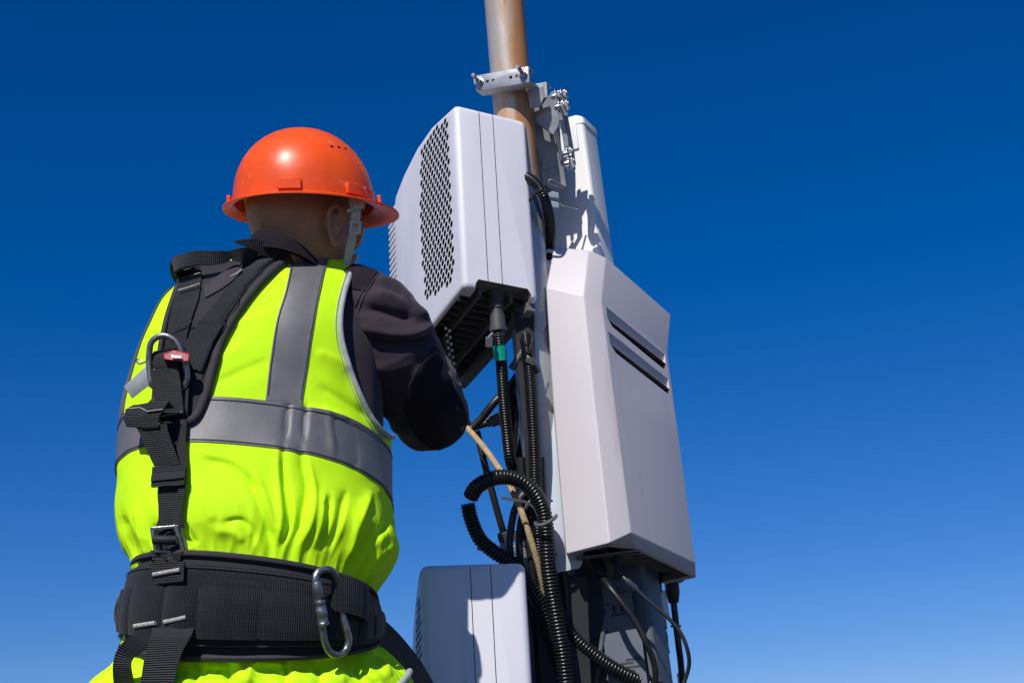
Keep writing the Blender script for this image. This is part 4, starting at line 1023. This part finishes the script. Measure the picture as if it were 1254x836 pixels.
# ------------------------------------------------------------------ hard hat
hat = empty('hard_hat', hc + hup*.02, 'orange hard hat with white chin strap on the worker\'s head', 'hard hat')
bc = P(374, 254, HD); bup = (CU*.989 + CB*-.145 + CR*-.012).normalized()
baw = (FW - bup*FW.dot(bup)).normalized(); bsd = baw.cross(bup).normalized()
if bsd.dot(CR) < 0: bsd = -bsd
yb = R_(66); bf = baw*math.cos(yb) + bsd*math.sin(yb); bs = bf.cross(bup).normalized()
def bp(f, s, u): return bc + bf*f + bs*s + bup*u
DL, DB_, DW, DH = .119, .123, .117, .136
def dome(t, h, off=0):   # t around, h 0..1 up the shell
    c, s_ = math.cos(t), math.sin(t)
    k = (1 - h**2.25)**(1/2.05); ln = (DL if c > 0 else DB_)
    r_ = 1/math.sqrt((c/ln)**2 + (s_/DW)**2)
    lift = .004*math.sin(math.pi*h)
    return bp((r_*k+off)*c - .006*h, (r_*k+off)*s_, DH*h + off*h)
ns = 96
def dr(h, off=0): return [dome(2*math.pi*i/ns, h, off) for i in range(ns)]
hs_ = [0, .06, .14, .24, .35, .46, .57, .67, .76, .84, .90, .945, .975, .993, .9995]
m = MB()
def brimr(ext, u, pk=1.0, dr_=0):
    out = []
    for i in range(ns):
        t = 2*math.pi*i/ns; c, s_ = math.cos(t), math.sin(t); ln = (DL if c > 0 else DB_); r_ = 1/math.sqrt((c/ln)**2 + (s_/DW)**2)
        e = ext + pk*max(0, c)**2.2*.026*(ext/.016)
        out.append(bp((r_+e)*c, (r_+e)*s_, u - max(0, c)**2.2*.002*(ext/.016)))
    return out
# outer skin from top to brim edge, then the inner skin back up: one closed shell 2.5 mm thick
outer = [dr(h) for h in reversed(hs_)] + [brimr(.003, -.0015), brimr(.010, -.004), brimr(.0155, -.0055), brimr(.0168, -.0062), brimr(.0168, -.0085), brimr(.0155, -.0092), brimr(.010, -.0075), brimr(.001, -.005)]
inner = [[dome(2*math.pi*i/ns, h, -.0028) for i in range(ns)] for h in hs_]
m.loft(outer + inner)
shell = m.build('shell', M['helmet'], hat, ang=50)
vb = MB()
def dome_at(px, py):
    bvh = BVHTree.FromPolygons([tuple(root_loc(hat)+v.co) for v in shell.data.vertices], [tuple(p.vertices) for p in shell.data.polygons])
    r = ray(px, py).normalized(); loc, n, i, d = bvh.ray_cast(CL, r); 
    if n.dot(r) > 0: n = -n
    return loc, n
for (x, y) in [(406.5,179.5),(415.5,180.5),(423.5,182.5)]:
    l_, n_ = dome_at(x, y); vb.cyl(l_ + n_*.004, l_ - n_*.0022, .0033, 14)
# accessory pockets round the shell
def pocket(t, wdt=.019, hgt=.018):
    k0 = .03; m = MB(); rows = []
    for h in (.015, .145): rows.append([dome(t + q/ .12, h, .0055) for q in np.linspace(-wdt, wdt, 7)])
    m.sheet(rows, .006)
    return m
lugs = []
for (x, y) in [(355,224),(434,226)]:
    l_, n_ = dome_at(x, y); d_ = l_ - bc; lugs.append(math.atan2(d_.dot(bs), d_.dot(bf)))
print('lug angles', lugs, [pix(dome(t, .08, .006)) for t in lugs])
bool_cut(shell, vb, M['holes'])
for t in lugs + [lugs[0] + math.pi*.5, lugs[0]-math.pi*.42 , .25]:
    pocket(t).build('accessory_slot', M['helmet'], hat, bevel=.001)
# chin strap
cs = MB()
def cpt(px, py, d): return P(px, py, d)
cs.sheet([[P(a, y1, d), P(b, y2, d+.004)] for a, y1, b, y2, d in [(431,243,443,245,2.372),(430,256,442,258,2.372),(430,272,440,273,2.374),(427,290,437,291,2.378),(423,306,433,308,2.384),(420,324,429,326,2.395)]], .0016)
chin = cs.build('chin_strap', M['strapw'], hat)
m = MB()
for (a, b, c, d) in [(430,270,441,273),(430,283,441,286)]: m.prism([P(a,b,2.366),P(c,b+1,2.369),P(c,d+1,2.369),P(a,d,2.366)], FW*.003)
m.prism([P(428.5,270,2.366),P(431.5,270,2.366),P(430.5,286,2.366),P(427.5,286,2.366)], FW*.003); m.prism([P(439.5,271,2.369),P(442.5,271,2.369),P(441.5,287,2.369),P(438.5,287,2.369)], FW*.003)
m.build('slider_buckle', M['strapw'], chin, smooth=False, bevel=.0006)
m = MB(); m.prism([P(429,240,2.368),P(441,241,2.372),P(446,248,2.372),P(445,255,2.372),P(438,256,2.37),(P(431,256,2.368)),P(427,251,2.368)], FW*.004)
m.tube([P(428,256,2.366),P(424,260,2.366),P(430,257,2.366),P(437,250,2.368)], .0022, seg=8); m.build('strap_hook', M['strapw'], chin, bevel=.001)
# cradle band inside the hat
m = MB(); m.loft([[bp(.104*math.cos(t), .088*math.sin(t), u) for t in [2*math.pi*k/60 for k in range(60)]] for u in (.004, .03)], cap=False); bd = m.build('headband', M['strapw'], hat); sm_ = bd.modifiers.new('s','SOLIDIFY'); sm_.thickness=.0015

# ------------------------------------------------------------------ harness
har = empty('safety_harness', bmid + Vector((0,0,.1)), 'black webbing fall-arrest harness strapped over the yellow vest with a wide padded belt', 'safety harness')
padL = [(222,334),(219,352),(207,385),(202,405),(198,424),(195,451),(191,478),(191,500),(198,514)]
padR = [(352,313),(345,322),(318,345),(298,369),(281,395),(268,421),(259,451),(250,484),(238,512)]
padG = grid(padL, padR, .008, nc=19, smooth=3)
m = MB(); m.sheet(padG, .008); pad = m.build('back_pad', M['pad'], har, ang=50, bevel=0)
pv = [tuple(p) for r in padG for p in r]; nc_ = 19
BP = BVHTree.FromPolygons(pv + flat, [(i*nc_+j, i*nc_+j+1, (i+1)*nc_+j+1, (i+1)*nc_+j) for i in range(len(padG)-1) for j in range(nc_-1)] + [tuple(k+len(pv) for k in f) for f in quads])
m = MB(); laid_tube('', [(360,318),(346,325),(320,347),(300,371),(283,397),(270,423),(261,453),(252,486),(240,512),(222,520)], .004, 6.0, 'piping', pad, bv=BP, mb=m, seg=12); m.build('edge_roll', M['piping'], pad)
m = MB(); laid_tube('', [(218,352),(207,385),(202,405),(198,424),(195,451),(191,478),(191,500),(200,516)], .003, 3.4, 'piping', pad, bv=BP, mb=m, seg=12); m.build('edge_roll', M['piping'], pad)
# webbing on the pad
strip('shoulder_webbing', [(322,318),(300,334),(278,356),(260,378),(241,402),(226,424),(214,446)], [(352,318),(335,332),(306,358),(288,382),(272,406),(258,432),(248,456)], .0055, .003, 'web', har, bv=BP, nc=9, smooth=2)
strip('shoulder_webbing', [(218,344),(214,372),(208,398),(204,424),(202,446)], [(248,338),(244,366),(236,390),(230,412),(226,436)], .0045, .003, 'web', har, bv=BP, nc=7, smooth=2)
strip('inner_lining', [(250,352),(264,342),(280,331),(294,323)], [(252,366),(270,356),(284,346),(297,333)], .0035, .003, 'piping', har, bv=BP, nc=5)
mb_ = MB()
for pts in ([(345,324),(312,350),(292,376),(274,402),(258,430),(246,458)], [(339,327),(308,353),(288,378),(270,404),(254,432)]):
    laid_tube('', pts, .009, .9, 'web', har, bv=BP, mb=mb_, pitch=.0028)
mb_.build('edge_stitching', M['web'], har)
mb_ = MB()
laid_tube('', [(228,398),(246,396),(262,398)], .0095, .5, 'stitch', har, bv=BP, mb=mb_)
laid_tube('', [(206,412),(222,404),(236,398)], .0090, .5, 'stitch', har, bv=BP, mb=mb_)
mb_.build('seam_thread', M['piping'], har)
# D-ring
dring = MB(); dp = []
for (x, y, o_) in [(196,478,.030),(193,458,.030),(194,442,.033),(200,429,.037),(213,422,.040),(226,427,.037),(233,441,.033),(236,458,.030),(235,474,.028),(228,482,.02),(212,484,.012),(199,483,.02)]:
    h_ = hit(x, y, o_, BP); dp.append(h_)
dd_ = sum((p-CL).dot(FW) for p in dp[:9])/9
dp = [CL + (p-CL)*((.7*dd_ + .3*(p-CL).dot(FW))/(p-CL).dot(FW)) for p in dp]
dring.tube(dp + [dp[0]], .0048, seg=14, step=.004); dr_o = dring.build('d_ring', M['dsteel'], har)
BH = lambda x, y, o_: hit(x, y, o_, BP)
# loop of webbing through the ring
m = MB(); G = []
for (xl, xr, y, o_) in [(199,228,431,.008),(198,227,437,.026),(197,226,446,.034),(196,226,456,.034),(196,227,464,.022)]:
    G.append([BH(xl + (xr-xl)*k/5, y - k*.8, o_) for k in range(6)])
m.sheet(G, .003); m.build('ring_loop', M['web'], har, ang=60)
strip('ring_tab', [(196,466),(197,482),(199,500),(200,516)], [(228,462),(228,480),(228,500),(228,516)], 0, .004, 'web', har, bv=BP, nc=6, offf=lambda a, b: .024*(1-a)+.011)
def bartack(pts, off, rpx=1.6, name='bar_tack', parent=None):
    m = MB(); w_ = [BH(x, y, off) for x, y in pts]; w_ = [a for a in w_ if a]
    m.tube(w_, rpx*2.25/F, seg=8, pitch=.0022, amp=.0005, smooth=False) if len(w_) > 1 else None
    return m.build(name, M['stitch'], parent or har)
bartack([(200,488),(214,485.5),(226,483)], .022); bartack([(200,501),(214,498.5),(226,496)], .017); bartack([(203,514),(216,511),(226,508)], .014)
bartack([(222,361),(236,357),(247,353)], .010, 1.3); bartack([(283,345),(291,341),(297,337)], .010, 1.2)
# long strap down the back, with the stand-up tab
strip('back_strap', [(199,500),(201,540),(199,575),(197,600),(197,640),(196,676)], [(230,500),(229,540),(228,575),(223,600),(222,640),(226,676)], .008, .004, 'web', har, bv=BP, nc=7, smooth=3)
strip('back_strap_edge', [(228,446),(227,480),(226,510),(224,545),(224,580),(222,610),(220,645)], [(236,446),(234,480),(232,510),(230,545),(231,580),(229,610),(225,645)], .013, .004, 'web', har, bv=BP, nc=4, smooth=2)
strip('folded_strap', [(184,532),(189,555),(195,576)], [(214,530),(219,552),(224,572)], 0, .003, 'web', har, bv=BP, nc=6, offf=lambda a, b: .026*(1-a)+.013)
m = MB(); G = []
for (xl, yl, xr, yr, o_) in [(184,532,214,530,.030),(176,534,208,533,.040),(176,526,209,525,.046),(178,512,212,510,.044),(182,505,216,503,.036),(190,508,219,506,.022)]:
    G.append([BH(xl + (xr-xl)*k/5, yl + (yr-yl)*k/5, o_) or P(xl, yl, 2.1) for k in range(6)])
m.sheet(G, .0025); flap = m.build('folded_tab', M['web'], har, ang=60)
m = MB(); m.tube([G[3][k] + CB*.001 for k in range(6)], .0008, seg=6, smooth=False); m.build('tab_stitching', M['stitch'], flap)
strip('keeper_loop', [(194,577),(194,588),(194,600)], [(230,574),(230,586),(229,598)], .019, .006, 'web', har, bv=BP, nc=6)
strip('keeper_loop', [(195,586),(195,590),(195,594)], [(230,583),(230,587),(230,591)], .022, .004, 'pad', har, bv=BP, nc=6)
# slider buckle
bk = MB(); q = [P(182,644,0), 0]
def qd(x, y, o_): return BH(x, y, o_)
bdp = (BH(205,660,.020)-CL).dot(FW); cn = [P(183,645,bdp), P(216,642,bdp), P(227,680,bdp-.004), P(188,676,bdp-.004)]
def frame_bars(mb, cn, wf, th, nrm):
    c = sum(cn, Vector())/4
    for i in range(4):
        a, b = cn[i], cn[(i+1) % 4]; a2 = a.lerp(c, wf); b2 = b.lerp(c, wf); mb.prism([a, b, b2, a2], nrm*th)
nb = (cn[1]-cn[0]).cross(cn[3]-cn[0]).normalized(); nb = nb if nb.dot(CB) < 0 else -nb
m = MB(); frame_bars(m, cn, .26, .004, nb); bu = m.build('slider_buckle', M['dsteel'], har, smooth=False, bevel=.0012)
m = MB(); a, b = cn[0].lerp(cn[3], .5), cn[1].lerp(cn[2], .5); m.tube([a.lerp(b,.1)-nb*.003, a.lerp(b,.5)-nb*.006, a.lerp(b,.86)-nb*.003], .0068, seg=14); m.build('buckle_webbing', M['web'], bu)
m = MB(); off_ = nb*.007; frame_bars(m, [c+off_+CR*.004 for c in cn], .22, .003, nb); m.build('rear_plate', M['dsteel'], bu, smooth=False, bevel=.001)
strip('lower_strap', [(192,674),(193,690),(194,706)], [(228,676),(227,690),(226,706)], .020, .004, 'web', har, bv=BP, nc=6)

# loops above the shoulder (stand clear of the body)
def ribbon(name, rows, th, mt='web', parent=har, bevel=0):
    """rows: (x1,y1,d1, x2,y2,d2)"""
    A = spline([P(a, b, c) for a, b, c, *_ in rows], 6); B = spline([P(*r[3:]) for r in rows], 6)
    m = MB(); m.sheet([[a.lerp(b, k/4) for k in range(5)] for a, b in zip(A, B)], th); return m.build(name, M[mt], parent, ang=60)
ribbon('shoulder_loop', [(219,352,2.33,250,344,2.33),(211,340,2.32,244,330,2.32),(208,328,2.31,225,334,2.31),(210,317,2.30,213,333,2.29),(222,311,2.29,222,328,2.28),(240,307,2.285,240,324,2.28),(258,307,2.29,258,324,2.285),(274,307,2.30,276,322,2.30),(283,308,2.31,285,316,2.31)], .005)
ribbon('shoulder_loop', [(212,319,2.31,216,338,2.31),(222,316,2.33,228,336,2.33),(236,315,2.35,250,334,2.35),(252,322,2.37,262,338,2.36)], .004)
ribbon('shoulder_loop', [(280,307,2.31,284,319,2.31),(292,304,2.31,296,322,2.31),(303,303.5,2.32,300,326,2.32),(312,309,2.33,304,332,2.33),(318,318,2.34,304,340,2.34)], .004)
ribbon('shoulder_flap', [(287,295,2.32,288,298,2.32),(300,293,2.32,303,303,2.32),(318,293.5,2.33,318,310,2.33),(338,301,2.34,332,317,2.34),(357,314,2.35,348,321,2.35)], .004)
m = MB(); m.sheet([[P(312,296,2.345+.0),P(322,302,2.345)],[P(330,296,2.35),P(340,306,2.35)],[P(348,306,2.37),P(356,314,2.36)]], .003); m.build('flap_lining', M['trim'], har)
mb_ = MB()
for (a, b, c, d) in [(220,341,245,334),(221,346,247,339)]: mb_.tube([P(a,b,2.318), P((a+c)/2,(b+d)/2,2.318), P(c,d,2.318)], .0009, seg=6)
mb_.build('loop_stitching', M['stitch'], har)
# a yellow bit of the vest collar between the loops
ribn = MB(); ribn.sheet([[P(278,330,2.40),P(284,338,2.39)],[P(290,316,2.41),P(300,330,2.39)],[P(306,306,2.42),P(322,322,2.39)],[P(322,301,2.43),P(342,318,2.40)],[P(345,306,2.44),P(362,320,2.41)]], .003); ribn.build('collar_edge', M['vest'], vest)

# ---- belt
def belt_pt(a, s_, off=0):
    top = dict(L=(171,698), R=(455,731), d=2.195, b=.150, tau=24.5); bot = dict(L=(158,788), R=(457,792), d=2.19, b=.160, tau=4)
    def rg(q):
        d = q['d']; L = np.array([(q['L'][0]-IW/2)/F*d, -(q['L'][1]-IH/2)/F*d, -d]); R2 = np.array([(q['R'][0]-IW/2)/F*d, -(q['R'][1]-IH/2)/F*d, -d-.02])
        t_ = math.radians(q['tau']); e = .9; c = math.copysign(abs(math.cos(a))**e, math.cos(a)); s2 = math.copysign(abs(math.sin(a))**e, math.sin(a))
        C = (L+R2)/2; A = (R2-L)/2; B = q['b']*np.array([0, math.sin(t_), math.cos(t_)]); p = C + c*A + s2*B
        n = c*A/np.linalg.norm(A)/np.linalg.norm(A) + s2*B/q['b']**2; return p, n/np.linalg.norm(n)
    p1, n1 = rg(top); p2, n2 = rg(bot); p = p1*(1-s_) + p2*s_; n = n1*(1-s_) + n2*s_
    bul = .004*math.sin(math.pi*s_)
    return Vector(c2w((p + n*(off+bul))[None])[0])
def belt_band(name, s0, s1, off, th, mt, parent, a0=0, a1=2*math.pi, n=200, rows=7, offf=None, edge=.0):
    m = MB(); closed = (a1-a0) > 6.28; sec = []
    for i in range(n if closed else n+1):
        a = a0 + (a1-a0)*i/n; o_ = offf(a) if offf else off
        col = []
        for k in range(rows):
            s_ = s0 + (s1-s0)*k/(rows-1); rnd = -th*.45*(abs(2*k/(rows-1)-1)**6)
            col.append(belt_pt(a, s_, o_+rnd))
        for k in (rows-1, 0): col.append(belt_pt(a, s0+(s1-s0)*k/(rows-1), o_-th))
        sec.append(col)
    L_ = len(sec[0]); vs = [p for c in sec for p in c]; N2 = len(sec); fs = []; uv = []
    arc = 0; arcs = [0]
    for i in range(1, N2): arc += (sec[i][rows//2]-sec[i-1][rows//2]).length; arcs.append(arc)
    for i in range(N2):
        for k in range(L_): uv.append((arcs[i], (k if k < rows else 0)*.1/rows))
    for i in range(N2 if closed else N2-1):
        j = (i+1) % N2
        for k in range(L_):
            k2 = (k+1) % L_; fs.append((i*L_+k, j*L_+k, j*L_+k2, i*L_+k2))
    if not closed: fs += [tuple(range(L_)), tuple((N2-1)*L_+k for k in range(L_))]
    m.add(vs, fs, uv); return m.build(name, M[mt], parent, ang=50)
belt = belt_band('waist_belt', 0, 1, .006, .014, 'pad', har)
belt_band('belt_binding', -.02, .055, .0085, .014, 'piping', belt, rows=9)
belt_band('belt_binding', .945, 1.02, .0085, .014, 'piping', belt, rows=9)
belt_band('belt_webbing', .13, .88, .0098, .003, 'web', belt)
ntk = [math.pi*k for k in (.02, .10, .18, .45, .57, .66, .795, .87, .95)]
def loops(a):
    if a < 0 or a > math.pi: return .0145
    i = sum(1 for q in ntk if q <= a)
    if i == 0 or i == len(ntk): return .0145
    l, r = ntk[i-1], ntk[i]; t = (a-l)/(r-l)
    return .0125 + .0095*max(0, math.sin(math.pi*t))**.38*max(.25, math.sin(a))
belt_band('gear_loop_webbing', .34, .80, 0, .003, 'web', belt, offf=loops, n=420)
for a in ntk[1:-1]:
    m = MB(); m.tube([belt_pt(a, s_, .0145) for s_ in (.36, .45, .55, .65, .78)], .0013, seg=6, pitch=.003, amp=.0004, smooth=False); m.build('loop_stitching', M['piping'], belt)
m = MB()
for s_ in (.155, .86, .975): m.tube([belt_pt(math.pi*k/60, s_, .0106 if s_ < .9 else .009) for k in range(2, 59)], .0007, seg=6, smooth=False)
m.build('belt_stitching', M['seam'], belt)
bvp = []; bf_ = []
NA = 160
for k in range(9):
    for i in range(NA): bvp.append(tuple(belt_pt(2*math.pi*i/NA, k/8, .011)))
for k in range(8):
    for i in range(NA): bf_.append((k*NA+i, k*NA+(i+1) % NA, (k+1)*NA+(i+1) % NA, (k+1)*NA+i))
BB = BVHTree.FromPolygons(bvp, bf_)
def on_belt(x, y, o_): 
    h = hit(x, y, o_, BB); return h
for pts in ([(193,704),(208,701),(224,698)], [(171,766),(182,764),(195,762)], [(205,761),(218,758),(231,755)]):
    m = MB(); m.tube([on_belt(x, y, .0095) for x, y in pts], .0034, seg=8, pitch=.0022, amp=.0006, smooth=False); m.build('bar_tack', M['stitch'], belt)
strip('lower_strap_end', [(192,690),(192,700),(193,716)], [(228,688),(228,698),(227,712)], .008, .004, 'web', har, bv=BB, nc=6)
# side metal ring on the left and plate on the right
m = MB(); m.tube([P(150,722,2.22),P(143,738,2.21),P(141,755,2.21),P(145,768,2.21),P(150,772,2.22)], .0022, seg=8); m.build('side_ring', M['dsteel'], belt)
m = MB(); m.prism([P(455,731,2.26),P(461,733,2.26),P(464,778,2.25),P(458,778,2.25)], FW*.004); m.prism([P(462,738,2.28),P(465,739,2.28),P(467,782,2.27),P(464,782,2.27)], FW*.004); m.build('side_buckle', M['dsteel'], belt, bevel=.001)
# thigh straps
ribbon('thigh_strap', [(170,772,2.03,200,776,2.03),(152,784,2.02,172,800,2.02),(142,798,2.02,163,806,2.02),(138,815,2.02,160,815,2.02),(139,836,2.03,163,834,2.03),(143,870,2.05,168,866,2.05)], .004)
ribbon('thigh_strap', [(186,768,2.035,238,768,2.03),(184,782,2.02,232,781,2.015),(177,805,2.015,221,802,2.01),(172,836,2.01,213,836,2.005),(168,870,2.02,208,870,2.01)], .004)
ribbon('thigh_strap', [(462,752,2.26,466,790,2.24),(478,765,2.28,482,806,2.26),(496,784,2.30,500,826,2.28),(516,810,2.32,516,846,2.30),(535,842,2.34,530,870,2.32)], .004)

# carabiner
car = empty('carabiner', on_belt(400, 705, .02), 'steel screw-gate carabiner clipped to the back of the padded belt', 'carabiner')
cp = [(387,716,.026),(386,707,.026),(391,699,.026),(400,696.5,.026),(408,700,.022),(412.5,711,.014),(415,730,.013),(419,750,.016),(424,768,.024),(427,783,.026),(423,796,.026),(413,801.5,.026),(404,798,.026),(398,786,.026),(394,765,.026),(390,740,.026)]
q = [on_belt(x, min(y, 775), o_+.002) for x, y, o_ in cp]
q = [P(x, y, (h-CL).dot(FW) - .0) for (x, y, o_), h in zip(cp, q)]
m = MB(); m.tube(q + [q[0]], .0054, seg=14, step=.004); m.build('frame', M['dsteel'], car)
def along(a, b, t): return q[a].lerp(q[b], t)
m = MB(); lathe(m, P(391.5,734,(q[15]-CL).dot(FW)-.001), P(396.5,766,(q[14]-CL).dot(FW)-.001), [(0,.0062),(.05,.0085),(.12,.0088),(.16,.0078),(.3,.0078),(.34,.0086),(.62,.0086),(.66,.0078),(.84,.0078),(.88,.0088),(.95,.0085),(1,.006)]); m.build('screw_sleeve', M['dsteel'], car)
m = MB(); lathe(m, P(387.5,712,(q[15]-CL).dot(FW)-.001), P(391,732,(q[15]-CL).dot(FW)-.001), [(0,.006),(.1,.0074),(.9,.0074),(1,.006)]); m.build('gate_end', M['dsteel'], car)
# the loop the carabiner hangs in
m = MB(); G = [[on_belt(x, y + yo, o_) for yo in (708-708, 14, 28, 42)] for x, y, o_ in [(402,706,.008),(408,707,.016),(418,709,.021),(428,712,.022),(438,716,.018),(446,720,.009)]]
m.sheet(G, .003); m.build('carabiner_loop', M['web'], belt, ang=60)
# red clip and metal tag on the ring
rc = [BH(216,447,.046), BH(229,444,.050), BH(244,446,.044), BH(243,457,.044), BH(230,458,.050), BH(216,456,.046)]
m = MB(); m.prism(rc, (ray(230,450)).normalized()*.012)
red = tag(m.build('seal_clip', M['red'], bevel=.0025, segs=3), 'worn red plastic clip on the right of the steel ring on the back', 'clip')
m = MB(); m.prism([BH(226,450.5,.0525),BH(236,450.5,.0505),BH(236,454.5,.0505),BH(226,455,.0525)], CB*.0006); m.build('clip_label', M['tagm'], red)
tg = empty('inspection_tag', BH(185,452,.03), 'blank grey metal tag hanging left of the steel back ring', 'tag')
m = MB(); td = (BH(186,458,.026)-CL).dot(FW) - .020; m.prism([P(152,473,td+.002),P(181,446,td),P(187,447,td),P(192.5,460,td),P(190,466,td),P(162,488,td+.002)], CB*.0012); pl = m.build('plate', M['tagm'], tg, bevel=.0005)
hb = MB(); a = P(182.5,461,td); hb.cyl(a - CB*.02, a + CB*.03, .0016, 12); bool_cut(pl, hb, M['holes'])
m = MB(); m.tube([BH(184,452,.032),BH(188,456,.034),BH(193,452,.034),BH(198,450,.036)], .0014, seg=8); m.tube([BH(183,452,.031),BH(187,449,.035),BH(190,453,.034)], .0012, seg=8); m.build('wire_loop', M['steel'], tg)
